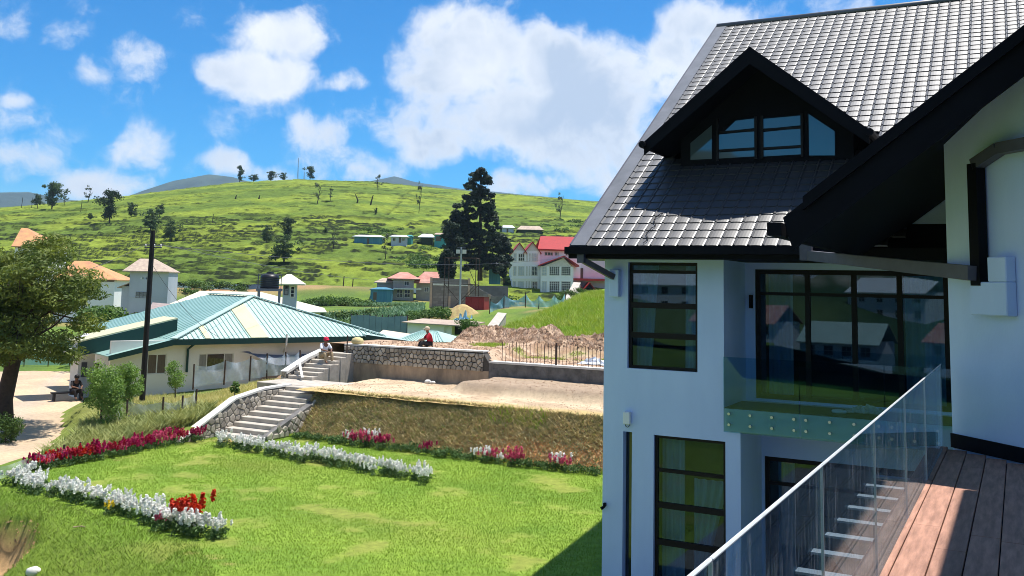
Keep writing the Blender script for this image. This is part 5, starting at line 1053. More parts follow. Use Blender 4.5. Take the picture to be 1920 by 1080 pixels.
# --- tall dark conifer and its neighbours on the slope below the hotel
def px_tree(name, label, outline, base_px, Y, ncl, per, leaf, m, seed, rad, depth, trunk=.4, flat=.6, cat='tree', group=None):
    r2 = random.Random(seed); B_ = atY(*base_px, Y); T = thing(name, label, cat, tuple(B_), 0, group); xs = [p[0] for p in outline]; ys = [p[1] for p in outline]; cl = []; k = 0
    while len(cl) < ncl and k < 20000:
        k += 1; x, y = r2.uniform(min(xs), max(xs)), r2.uniform(min(ys), max(ys))
        if in_poly(x, y, outline): cl.append(atY(x, y, Y+r2.uniform(-depth, depth)))
    cl = np.array(cl)-B_; R = np.array([(rad*r2.uniform(.7, 1.2),)*2+(rad*flat*r2.uniform(.7, 1.2),) for _ in cl])
    mk('crown', leaf_mesh('crown', cl, R, per, leaf, aspect=.45, seed=seed, shell=.3), m, T)
    top = cl[np.argmax(cl[:, 2])]; b = MB(); b.tube([(0, 0, -.6), (top[0]*.3, 0, top[2]*.45), (top[0]*.8, 0, top[2]*.92)], [trunk, trunk*.6, trunk*.12], 8); b.build('trunk', M_bark, T, smooth=True); return T
px_tree('tall_conifer', 'tall ragged dark conifer standing left of the hotel', [(893, 318), (903, 316), (917, 335), (925, 345), (918, 355), (932, 362), (924, 372), (926, 400), (936, 425), (940, 470), (945, 500), (930, 512), (905, 500), (880, 515), (866, 500), (868, 440), (852, 432), (847, 388), (862, 384), (872, 365), (868, 350), (882, 340), (885, 328)], (900, 520), 168, 330, 150, .42, M_conif, 5, .72, 2.6, .5)
px_tree('dark_tree', 'dark broad tree close to the left side of the tall conifer', [(838, 415), (855, 420), (866, 445), (862, 490), (845, 490), (832, 470)], (850, 505), 165, 44, 200, .45, M_conif, 6, 1.0, 1.6, .25)
px_tree('cypress', 'narrow black cypress beside the steel tower', [(836, 470), (846, 478), (850, 500), (848, 520), (838, 527), (828, 520), (826, 498), (830, 478)], (838, 530), 140, 46, 200, .32, M_conif, 7, .62, .8, .2, flat=1.1)
px_tree('dark_tree', 'dark tree between the tall conifer and the hotel', [(935, 440), (952, 450), (956, 490), (948, 500), (936, 490)], (945, 512), 172, 32, 200, .45, M_conif, 8, .95, 1.4, .25)
px_tree('cypress', 'small black cypress just left of the hotel', [(941, 488), (948, 490), (952, 510), (945, 520), (938, 512)], (945, 524), 170, 18, 110, .4, M_conif, 9, .6, .6, .15, flat=1.1)
# --- trees standing in the tea: a few crowns, placed one by one
def crown_mesh(seed, n, spread, sparse):
    r2 = np.random.default_rng(seed); C = []; R = []
    for k in range(n):
        z = r2.uniform(.20, .95); w = spread*(1-abs(z-.55)*1.15)*r2.uniform(.6, 1.35); C.append((r2.normal(0, w*.45), r2.normal(0, w*.45), z)); s = r2.uniform(.08, .16)*(.75 if sparse else 1); R.append((s*1.15, s*1.15, s*.8))
    return leaf_mesh('crown', C, R, 50 if sparse else 75, .05 if sparse else .062, aspect=.6, seed=seed, shell=.1)
def trunk_mesh(seed, lean=0.0):
    r2 = random.Random(seed); b = MB(); b.tube([(0, 0, -.06), (lean*.3, 0, .25), (lean*.6+r2.uniform(-.03, .03), 0, .55), (lean, .02, .88)], [.028, .022, .014, .004], 6)
    for k in range(5): z = r2.uniform(.35, .7); a = r2.uniform(0, 6.28); b.tube([(lean*.6*z/.55, 0, z), (lean*.6+.16*math.cos(a), .16*math.sin(a), z+.2)], [.012, .004], 5)
    return b.mesh('trunk')
CR = [crown_mesh(31+k, 34, .42, False) for k in range(3)]+[crown_mesh(41+k, 12, .34, True) for k in range(2)]+[crown_mesh(51, 30, .24, False)]
TKM = [trunk_mesh(k, .0 if k < 2 else .22) for k in range(4)]
for i, me in enumerate(CR): me.materials.append(M_sparse if i in (3, 4) else M_hillt)
for me in TKM: me.materials.append(M_bark)
HT = [(97, 393, 50, 1.0, 0, 'leafy tree on the left ridge, tallest of the group there'), (70, 392, 28, .9, 2, 'short tree just left of the tallest ridge tree'), (122, 386, 30, .7, 3, 'thin see-through tree right of the tallest ridge tree'), (164, 380, 33, .9, 4, 'crooked sparse tree on the left ridge against white cloud'),
      (205, 420, 62, .85, 0, 'tall dark tree in the tea above the orange roofs'), (247, 408, 28, .95, 1, 'small round tree by the track right of the tall dark tree'), (169, 414, 15, 1.1, 2, 'little dark bush in the tea left of the tall dark tree'), (282, 436, 44, 1.05, 1, 'dark bushy tree behind the top of the utility pole'), (299, 408, 25, 1.0, 2, 'small tree above right of the utility pole top'), (319, 453, 38, .9, 1, 'dark tree casting shade right of the utility pole'),
      (449, 346, 32, .75, 5, 'slim upright tree on the crest, leftmost of the crest clump'), (475, 344, 15, 1.8, 2, 'wide low trees of the crest clump'), (508, 343, 19, 1.3, 0, 'middle tree of the crest clump'), (530, 342, 16, 1.2, 1, 'rightmost bush of the crest clump'), (581, 342, 26, 1.0, 0, 'lone round tree on the crest under the white cloud'),
      (594, 383, 40, .8, 3, 'leaning feathery tree on the upper tea slope'), (620, 379, 30, .6, 4, 'faint thin tree beside the leaning feathery tree'), (709, 357, 30, .9, 3, 'windswept tree on the crest right of centre'), (785, 400, 60, .35, 4, 'very thin tall tree in a line of stems on the upper slope'),
      (540, 446, 36, 1.1, 0, 'dark round tree on the track above the bungalow'), (499, 457, 34, .9, 1, 'smaller grey-green tree left of the dark round tree'), (532, 496, 52, 1.15, 1, 'broad dark tree in mid slope with strong shade under it'), (626, 468, 36, 1.1, 4, 'brownish open tree left of the blue hut'), (723, 487, 50, .7, 3, 'slender pale tree below the grey hut'), (1049, 413, 52, .55, 4, 'tall pale thin tree on the right of the tea hill'), (611, 440, 14, 1.0, 2, 'small bush right of the dark round tree'), (705, 404, 14, .7, 5, 'tiny shrub alone on the upper slope'), (868, 387, 12, .8, 5, 'tiny tree on the crest behind the conifer top')]
for i, (px, py, hp, wf, k, lb) in enumerate(HT):
    Y = hillhit(px, py) if py > 350 or px < 200 else float(crest_Y(np.array((px-960)/1770.)))-3; P = atY(px, py, Y); P[2] = float(hill_z(np.array(P[0]), np.array(P[1])))+.4; h = hp/F*Y*1.04
    T = thing('tea_field_tree', lb, 'tree', tuple(P), (i*2.1) % 6.28, 'trees standing in the tea'); T.scale = (h*wf, h*wf, h)
    mk('crown', CR[k], None, T); mk('trunk', TKM[2+i % 2 if k in (3, 4) else i % 2], None, T)
for i, (px, py, hp, lb) in enumerate([(669, 382, 17, 'bare leaning stump on the upper slope, left of a pair'), (694, 386, 20, 'bare leaning stump on the upper slope, right of a pair'), (441, 374, 8, 'short bare forked stub high in the tea'), (485, 374, 8, 'short bare stub right of the forked one')]):
    Y = hillhit(px, py); P = atY(px, py, Y); h = hp/F*Y; T = thing('dead_stump', lb, 'stump', tuple(P), 0, 'bare stumps in the tea'); b = MB(); b.tube([(0, 0, -.3), (h*.1, 0, h*.4), (h*(.25 if i != 0 else -.2), 0, h*1.05)], [.28, .24, .12], 7); b.build('stem', M_bark, T)
# --- bushes along the foot of the slope and between the houses
BM = [leaf_mesh('leaves', [(np.random.default_rng(s*9+k).normal(0, .38), np.random.default_rng(s*5+k+3).normal(0, .38), .35+.3*np.random.default_rng(s+k).random()) for k in range(9)], [(.42, .42, .34)]*9, 75, .16, aspect=.6, seed=60+s, shell=.4) for s in range(3)]
for me in BM: me.materials.append(M_bush)
zones = [(315, 345, 540, 560, 118, 2, 1.9, 'round dark bush beside the weathered tower house', 'bushes by the tower house'), (345, 480, 512, 532, 160, 12, 1.7, 'bush on the earth cut at the foot of the tea', 'bushes on the earth cut'), (560, 690, 540, 566, 128, 16, 1.5, 'green bush in the plots right of the pale roof', 'bushes in the garden plots'), (590, 700, 570, 600, 100, 12, 1.2, 'low bush behind the panel fence', 'bushes behind the panel fence'),
         (745, 835, 468, 505, 205, 18, 2.1, 'dark bush on the slope under the huts', 'bushes under the huts'), (905, 955, 520, 560, 140, 12, 1.8, 'green bush between conifer and hotel', 'bushes below the conifer'), (1020, 1110, 412, 440, 245, 12, 2.2, 'bush under the tea field above the hotel', 'bushes above the hotel'), (775, 850, 572, 598, 95, 8, 1.2, 'bush on the waste ground by the block shell', 'bushes by the block shell'), (645, 760, 430, 442, 262, 12, 2.0, 'scrub along the hill track behind the huts', 'scrub behind the huts'), (860, 880, 610, 640, 66, 4, .8, 'dark shrub at the open end of the flat shed', 'shrubs by the flat shed'), (1062, 1090, 540, 572, 78, 4, .9, 'dark bush on the concrete wall edge below the hotel', 'bushes on the wall edge'), (180, 235, 590, 640, 62, 10, 1.3, 'leafy bush behind the big tree beside the bungalow roof', 'bushes beside the bungalow roof'), (200, 240, 580, 600, 100, 3, 1.4, 'bush at the foot of the tower house', 'bushes at the tower foot')]
rr = random.Random(77)
for (x0, x1, y0, y1, Y, n, sz, lb, gp_) in zones:
    pxs = sorted(rr.uniform(x0, x1) for _ in range(n))
    for k in range(n):
        Yk = Y*rr.uniform(.95, 1.05); px = pxs[k]; P = atY(px, rr.uniform(y0, y1), Yk)
        if Yk > 170: Yk = hillhit(px, rr.uniform(y0, y1)); P = atY(px, (y0+y1)/2, Yk); P[2] = float(hill_z(np.array(P[0]), np.array(P[1])))+.1
        elif Yk > 90: P[2] = min(P[2], gz(P[0], P[1])+.3)
        s = sz*rr.uniform(.6, 1.25); T = mk('bush', BM[k % 3], None); T.location = P-np.array([0, 0, .25*s]); T.scale = (s*rr.uniform(.9, 1.4), s, s*rr.uniform(.7, 1.05)); T.rotation_euler[2] = rr.uniform(0, 6.28); tag(T, lb+', '+nth(k+1)+' from the left', 'bush', gp_)
# --- leafy shrubs in front of the bungalow
def shrub(label, outline, basepx, Y, ncl, per, leaf, m, seed, rad, depth, name='leafy_shrub'): return px_tree(name, label, outline, basepx, Y, ncl, per, leaf, m, seed, rad, depth, trunk=.03, flat=.9, cat='shrub')
shrub('tall light green shrub at the road edge, left of the utility pole', [(170, 690), (205, 680), (225, 700), (232, 740), (225, 780), (205, 800), (180, 835), (165, 850), (152, 830), (158, 770)], (190, 850), 33.5, 50, 190, .085, M_shrub, 81, .30, .55)
shrub('dense light green shrub touching the utility pole', [(222, 690), (240, 678), (258, 686), (263, 720), (258, 745), (235, 755), (222, 740)], (243, 768), 37, 26, 190, .085, M_shrub, 82, .28, .4)
shrub('light green shrub under the bungalow wall beside its left window', [(310, 700), (325, 680), (345, 690), (350, 710), (340, 724), (318, 722)], (330, 730), 41.5, 14, 170, .08, M_shrub, 83, .26, .3)
shrub('small dark broad-leaved plant on the dry grass by the steps', [(433, 722), (443, 718), (448, 732), (440, 742)], (440, 745), 36.5, 5, 70, .11, M_bush, 84, .14, .1)
shrub('dark low shrub at the foot of the big tree', [(-10, 792), (20, 782), (38, 800), (36, 820), (0, 828)], (14, 828), 33.5, 14, 160, .09, M_bush, 85, .3, .4)
shrub('green shrub at the corner of the stair wall', [(345, 770), (362, 765), (370, 785), (360, 808), (342, 800)], (356, 812), 35, 8, 170, .07, M_shrub, 86, .2, .2)
# --- grass, weeds and planting that nobody could count
def so_pts(n, s0, s1, o0, o1, zf, seed, keep=None):
    r_ = np.random.default_rng(seed); S = r_.uniform(s0, s1, n); O = r_.uniform(o0, o1, n)
    if keep is not None: k = keep(S, O); S, O = S[k], O[k]
    return toP(S, O, zf(S, O))
M_blade = mat('grass_blade', (.27, .36, .055), (.14, .25, .03), scale=.7, rough=.6, trans=.3, spec=.2, detail=8, lo=.3, hi=.7)
M_dryb = mat('dry_blade', (.62, .55, .24), (.42, .42, .14), scale=1.3, rough=.8, trans=.2, detail=4)
M_weed = mat('bank_weed', (.36, .31, .16), (.54, .43, .22), scale=1.8, rough=.9, trans=.15, detail=4)
M_weedg = mat('bank_weed_green', (.24, .28, .10), (.36, .37, .13), scale=1.8, rough=.8, trans=.2, detail=4)
M_tall = mat('tall_grass', (.24, .36, .04), (.34, .39, .08), scale=.7, rough=.7, trans=.3, detail=4)
M_slope = mat('slope_grass_blade', (.19, .29, .04), (.17, .21, .05), scale=1.1, rough=.7, trans=.25, detail=5)
lz = lambda S, O: lawn_z(S, O)-.005
blades('lawn_grass', so_pts(270000, -25.4, -6.8, 10.5, 27.1, lz, 1, lambda S, O: (fbm(S*.9+40, O*.9) < .56+.14*np.random.default_rng(5).random(len(S))) & ((((S+20.9)/1.5)**2+((O-13.7)/1.05)**2)+.5*(fbm(S*1.6, O*1.6)-.5) > 1.1) & (np.random.default_rng(4).random(len(S)) < np.clip(1.6-(O-12)*.05, .3, 1))), .042, .015, M_blade, 2, lean=.5)
blades('slope_grass', so_pts(60000, -25.8, -9, 9.5, 16.4, lz, 3, lambda S, O: (edge_o(S)-O > -.2) & ((((S+20.9)/1.5)**2+((O-13.7)/1.05)**2)+.5*(fbm(S*1.6, O*1.6)-.5) > 1.1)), .07, .02, M_slope, 5, lean=.9)
def bank_pts(n, seed, keep):
    r_ = np.random.default_rng(seed); S = r_.uniform(-23.5, -9, n); T_ = r_.uniform(0, 1.0, n); k = keep(S, T_, r_); S, T_ = S[k], T_[k]; return toP(S, bank_line(S)+T_*1.35-.02, 1.5*T_+.01)
gk = lambda S, T_: np.clip(1.25-sstep(-18.5, -13.5, S)*sstep(.8, .2, T_)*1.0, .12, 1)
blades('bank_weeds', bank_pts(30000, 6, lambda S, T_, r_: r_.random(len(S)) < gk(S, T_)), .085, .06, M_weed, 7, lean=1.1)
blades('bank_weeds', bank_pts(8000, 8, lambda S, T_, r_: r_.random(len(S)) < gk(S, T_)*.9*sstep(-13, -21, S)+.12), .09, .06, M_weedg, 9, lean=1.1)
P = bank_pts(5000, 10, lambda S, T_, r_: (np.abs(S+14.6) < 1.1) & (T_ > .62)); blades('bank_grass', P[:2600], .2, .03, M_tall, 11, lean=.6)
P = so_pts(9000, -23.4, -9, 26.85, 27.25, lambda S, O: 0*S+.02, 12, lambda S, O: fbm(S*1.1, O*1.1) > .42); blades('bank_foot_grass', P, .11, .03, M_tall, 13, lean=.7)
r_ = np.random.default_rng(14); X = r_.uniform(-18.5, -8.3, 46000); Y = r_.uniform(33.0, 45.5, 46000); s_, o_ = X*CT+Y*ST, -X*ST+Y*CT
k = (s_ < -25.7) & (o_ > 23) & (s_ > np.interp(o_, er[:, 1], er[:, 0])+.9) & ~((s_ > -27.5) & (o_ > 30.8)) & (r_.random(len(X)) < np.clip(1.4-np.hypot((X+12)/5.5, (Y-39.5)/5.), .0, 1)+.12); X, Y = X[k], Y[k]; Zg = ground_z(X, Y)-.02
blades('dry_grass', np.stack([X, Y, Zg], -1), .17, .035, M_dryb, 15, lean=.6)
r_ = np.random.default_rng(16); X = r_.uniform(-15.5, -10.8, 22000); Y = r_.uniform(29.5, 36, 22000); s_, o_ = X*CT+Y*ST, -X*ST+Y*CT; k = (s_ < -25.75) & (s_ > np.interp(o_, er[:, 1], er[:, 0])+.5) & (s_ > -29.0-(o_-21)*.18) & (o_ > 19.5) & (o_ < 26.5); X, Y = X[k], Y[k]
blades('bank_hedge', np.stack([X, Y, ground_z(X, Y)+r_.uniform(0, .32, len(X))], -1), .24, .06, M_weedg, 17, lean=1.2)
P = so_pts(52000, -30, -12, 42.2, 64, lambda S, O: upper_z(S, O)-.03, 18, lambda S, O: (S > -25.6-(O-43)*.28)); blades('tall_grass', P, .30, .07, M_tall, 19, lean=.8)
P = so_pts(7000, -22, -13, 36.6, 38.6, lambda S, O: upper_z(S, O)-.01, 20, lambda S, O: fbm(S*.9, O*.9) > .5); blades('terrace_grass', P, .10, .03, M_tall, 21, lean=.7)
# rubble on the spoil heaps
def clods(name, P, size, m, seed):
    r_ = np.random.default_rng(seed); n = len(P); base_ = np.array([(1, 0, -.3), (-.5, .87, -.3), (-.5, -.87, -.3), (0, 0, .8)]); sc = size*r_.uniform(.4, 1.5, (n, 1, 1))*r_.uniform(.6, 1.3, (n, 4, 3)); a = r_.uniform(0, 6.28, n); ca, sa = np.cos(a), np.sin(a)
    B_ = base_[None]*sc; B2 = np.stack([B_[..., 0]*ca[:, None]-B_[..., 1]*sa[:, None], B_[..., 0]*sa[:, None]+B_[..., 1]*ca[:, None], B_[..., 2]], -1)+P[:, None]
    Fc = np.array([(0, 1, 3), (1, 2, 3), (2, 0, 3)]); o = mk(name, npmesh(name, B2.reshape(-1, 3), (Fc[None]+4*np.arange(n)[:, None, None]).reshape(-1, 3)), m); tag(o, kind='stuff')
M_clod = mat('soil_clod', (.52, .37, .26), (.30, .19, .12), scale=2.5, rough=.95, lo=.42, hi=.58, detail=2)
clods('spoil_clods', so_pts(9000, -26, -12, 39, 42.4, lambda S, O: upper_z(S, O), 22), .085, M_clod, 23)
clods('soil_clods', so_pts(2600, -24, -10, 28.4, 33.6, lambda S, O: terr_z(S, O), 24), .025, M_clod, 25)
clods('pit_clods', so_pts(2600, -23, -18.8, 12.4, 15, lambda S, O: lawn_z(S, O), 28, lambda S, O: (((S+20.9)/1.5)**2+((O-13.7)/1.05)**2) < 1.25), .035, mat('pit_soil', (.50, .32, .16), (.32, .20, .10), scale=3, rough=.95), 29)
clods('bank_clods', bank_pts(7000, 32, lambda S, T_, r_: r_.random(len(S)) < .25+.75*sstep(-19, -13, S)*sstep(.9, .3, T_)), .035, mat('bank_soil', (.58, .32, .14), (.36, .21, .10), scale=2.5, rough=.95), 33)
clods('soil_clods', so_pts(1800, -26, -12, 34.3, 39, lambda S, O: upper_z(S, O), 26), .05, M_clod, 27)

r_ = np.random.default_rng(30); U0 = r_.uniform(560, 800, 26000); Yp = r_.uniform(98, 140, 26000); Xp = (U0-960)/F*Yp; Yp = np.round(Yp/1.3)*1.3+r_.normal(0, .12, len(Yp)); kk = fbm(Xp*.08+2, Yp*.1) > .47; Xp, Yp = Xp[kk], Yp[kk]
blades('vegetable_plots', np.stack([Xp, Yp, ground_z(Xp, Yp)+.1], -1), .5, .3, mat('cabbage_leaf', (.20, .32, .20), (.14, .24, .10), scale=.15, rough=.7, trans=.2), 31, lean=.8)
# ================================================================ flower beds
M_fol = foliage('flower_foliage', (.050, .105, .030), (.095, .16, .045), 8, .2, .2)
def petal(name, c1, c2): return mat(name, c1, c2, scale=14, rough=.6, trans=.3, rnd=.08, detail=2)
PW = petal('white_petal', (.84, .84, .80), (.78, .76, .72)); PM = petal('magenta_petal', (.52, .015, .13), (.36, .01, .08)); PR = petal('crimson_petal', (.48, .012, .04), (.34, .01, .03)); PP = petal('pink_petal', (.70, .14, .24), (.55, .08, .17)); PO = petal('orange_red_petal', (.66, .05, .015), (.52, .03, .01)); PY = petal('yellow_petal', (.75, .60, .05), (.66, .5, .04))
def plant_meshes(seed, lean=0):
    r_ = np.random.default_rng(seed); C = r_.normal(0, .10, (7, 3)); C[:, 2] = r_.uniform(.07, .2, 7); fol = leaf_mesh('foliage', C, [(.11, .11, .09)]*7, 26, .075, aspect=.4, seed=seed, shell=.3)
    cs = []; rs = []
    for k in range(9):
        x, y = r_.normal(0, .12, 2); h = r_.uniform(.24, .40)
        for j in range(4): cs.append((x+r_.normal(0, .008), y+r_.normal(0, .008), h+j*.035)); rs.append((.042-.006*j,)*2+(.026,))
    return fol, leaf_mesh('blossom', cs, rs, 10, .055, aspect=.8, seed=seed+50, shell=.3)
PV = [plant_meshes(200+k) for k in range(4)]
for f_, _ in PV: f_.materials.append(M_fol)
BLM = {}
def blossom(v, m):
    if (v, m.name) not in BLM: me = PV[v][1].copy(); me.materials.clear(); me.materials.append(m); BLM[(v, m.name)] = me
    return BLM[(v, m.name)]
rr = random.Random(12)
def plant(s, o, m, sc, label, group, z=0.0, bl=True):
    v = rr.randrange(4); T = thing('flowering_plant', label, 'flower', W(s, o, z), rr.uniform(0, 6.28), group); k = sc*rr.uniform(.8, 1.2); T.scale = (k, k, k*rr.uniform(.85, 1.15))
    mk('foliage', PV[v][0], None, T)
    if bl: mk('blossom', blossom(v, m), None, T)
def lz1(s, o): return float(lawn_z(np.array(s), np.array(o)))
for k in range(62):                                   # white bed at the near edge
    t = k/61; s = -24.0+8.7*t+rr.uniform(-.06, .06); o = 16.75-1.25*t+rr.uniform(-.38, .38)*(1-.35*t)
    plant(s, o, PW, .88, nth(k+1)+' white snapdragon, counted from the road, in the bed along the near lawn edge', 'white flowers of the near bed', lz1(s, o))
for q_, (s, o) in enumerate(((-16.75, 15.75), (-16.5, 15.95), (-16.3, 15.7))): plant(s, o, PO, 1.35, ('left', 'middle', 'right')[q_]+' orange-red snapdragon of three near the end of the near white bed', 'orange-red flowers in the near bed', lz1(s, o))
plant(-18.9, 15.75, PY, .8, 'single yellow flower low in the near white bed', None, lz1(-18.9, 15.75))
plant(-16.9, 15.45, PP, .9, 'pink flower at the foot of the orange-red snapdragons', None, lz1(-16.9, 15.45))
for k in range(58):                                   # red bed along the left edge
    t = k/57; o = 17.9+6.6*t+rr.uniform(-.08, .08); s = -25.05-.25*t+rr.uniform(-.28, .28)
    m_ = rr.choice([PM, PM, PR, PP] if t > .35 else [PR, PO, PM, PP])
    plant(s, o, m_, .85, {PM: 'magenta', PR: 'crimson', PP: 'pink', PO: 'orange-red'}[m_]+' snapdragon, '+nth(k+1)+' plant from the near end of the red bed by the road', 'flowers of the red bed', lz1(s, o))
for k in range(60):                                   # white bed across the lawn
    t = k/59; s = -23.8+9.0*t+rr.uniform(-.1, .1); o = 24.15-1.2*t+rr.uniform(-.28, .28)
    plant(s, o, PW, .85, nth(k+1)+' white snapdragon from the stair end of the bed across the lawn', 'white flowers of the middle bed', lz1(s, o))
for k in range(64):                                   # sparse bed at the foot of the bank
    t = k/63; s = -22.9+11.6*t+rr.uniform(-.15, .15); o = 26.75-.15*t+rr.uniform(-.14, .14); near = min(abs(s-c) for c in (-20.4, -19.7, -19.0, -17.2, -15.2, -14.6, -13.9, -12.4))
    if near < .3: m_ = rr.choice([PP, PM, PW, PP]); plant(s, o, m_, .95, {PP: 'pink', PM: 'magenta', PW: 'white'}[m_]+' snapdragon, '+nth(k+1)+' plant from the stair along the bank foot', 'flowers at the foot of the bank')
    else: plant(s, o, PW, 1.0, 'flowerless green plant, '+nth(k+1)+' from the stair along the bank foot', 'young plants at the foot of the bank', bl=False)
# ================================================================ utility pole and wires
P = atY(266, 758, 41.0); T = thing('utility_pole', 'tall black utility pole with short crossarm in front of the bungalow', 'pole', tuple(P), 0); top = atY(287, 432, 41.0)-P
b = MB(); b.tube([(0, 0, -.5), (0, 0, 3.0), tuple(top)], [.125, .115, .10], 10); b.build('shaft', mat('tarred_pole', (.012, .011, .012), (.02, .018, .018), scale=6, rough=.7), T)
zc = atY(285, 464, 41.0)-P; b = MB(); b.beam((zc[0]-.32, 0, zc[2]), (zc[0]+.42, 0, zc[2]), .05, .05); ca = b.build('crossarm', M_pipe, T)
for x in (-.28, .1, .38): b = MB(); b.lathe([(.02, 0), (.045, .02), (.03, .06), (.04, .09), (.01, .12)], 8, (zc[0]+x, 0, zc[2]+.03)); b.build('insulator', M_coping, ca)
b = MB(); b.lathe([(.128, -.03), (.14, -.03), (.14, .04), (.128, .04)], 10, (atY(270, 522, 41.)-P)); b.build('band', M_steel, T)
def wire(label, A, B, sag, r=.012):
    A, B = np.array(A), np.array(B); t = thing('wire', label, 'wire', tuple(A), 0); b = MB(); n = 16; pts = []
    for k in range(n+1): u = k/n; p = (B-A)*u; p[2] -= sag*4*u*(1-u); pts.append(tuple(p))
    b.tube(pts, r, 4); b.build('strand', M_pipe, t)
C_ = P+zc
wire('upper wire from the pole crossarm towards the hotel', C_+np.array([-.28, 0, .14]), atY(1125, 470, 105), 1.2, .010); wire('lower wire from the pole crossarm towards the block shell', C_+np.array([.38, 0, .14]), atY(880, 520, 110), 1.0, .010)
wire('wire from the pole crossarm out past the big tree', C_+np.array([-.3, 0, .1]), atY(-200, 590, 34), .5, .010); wire('service wire from the pole to the bungalow roof', P+np.array([0, 0, 6.0]), (GC[0]+ge[0]*2.2, GC[1]+ge[1]*2.2, ZE+.1), .4, .010)
# slim poles on the hill
for i, (px, py, hp) in enumerate([(40, 390, 20), (59, 390, 20), (151, 399, 24), (398, 419, 18), (643, 540, 22), (660, 545, 22), (678, 560, 16), (792, 538, 30)]):
    Y = hillhit(px, py) if py < 500 else 165.; Pp = atY(px, py, Y); t = thing('line_pole', ['thin wooden pole on the left ridge, farther left of two', 'thin wooden pole on the left ridge, right of two', 'leaning thin pole by the sparse ridge tree', 'thin pole standing on the hill track', 'thin pole at the foot of the tea, left of three', 'thin pole at the foot of the tea, middle of three', 'thin pole at the foot of the tea, right of three', 'thin pole beside the white and red roof'][i], 'pole', tuple(Pp), 0, 'thin poles on the hill'); b = MB(); h = hp/F*Y; b.tube([(0, 0, -.5), (h*.06, 0, h)], [.11, .08], 6); b.build('shaft', M_bark, t)
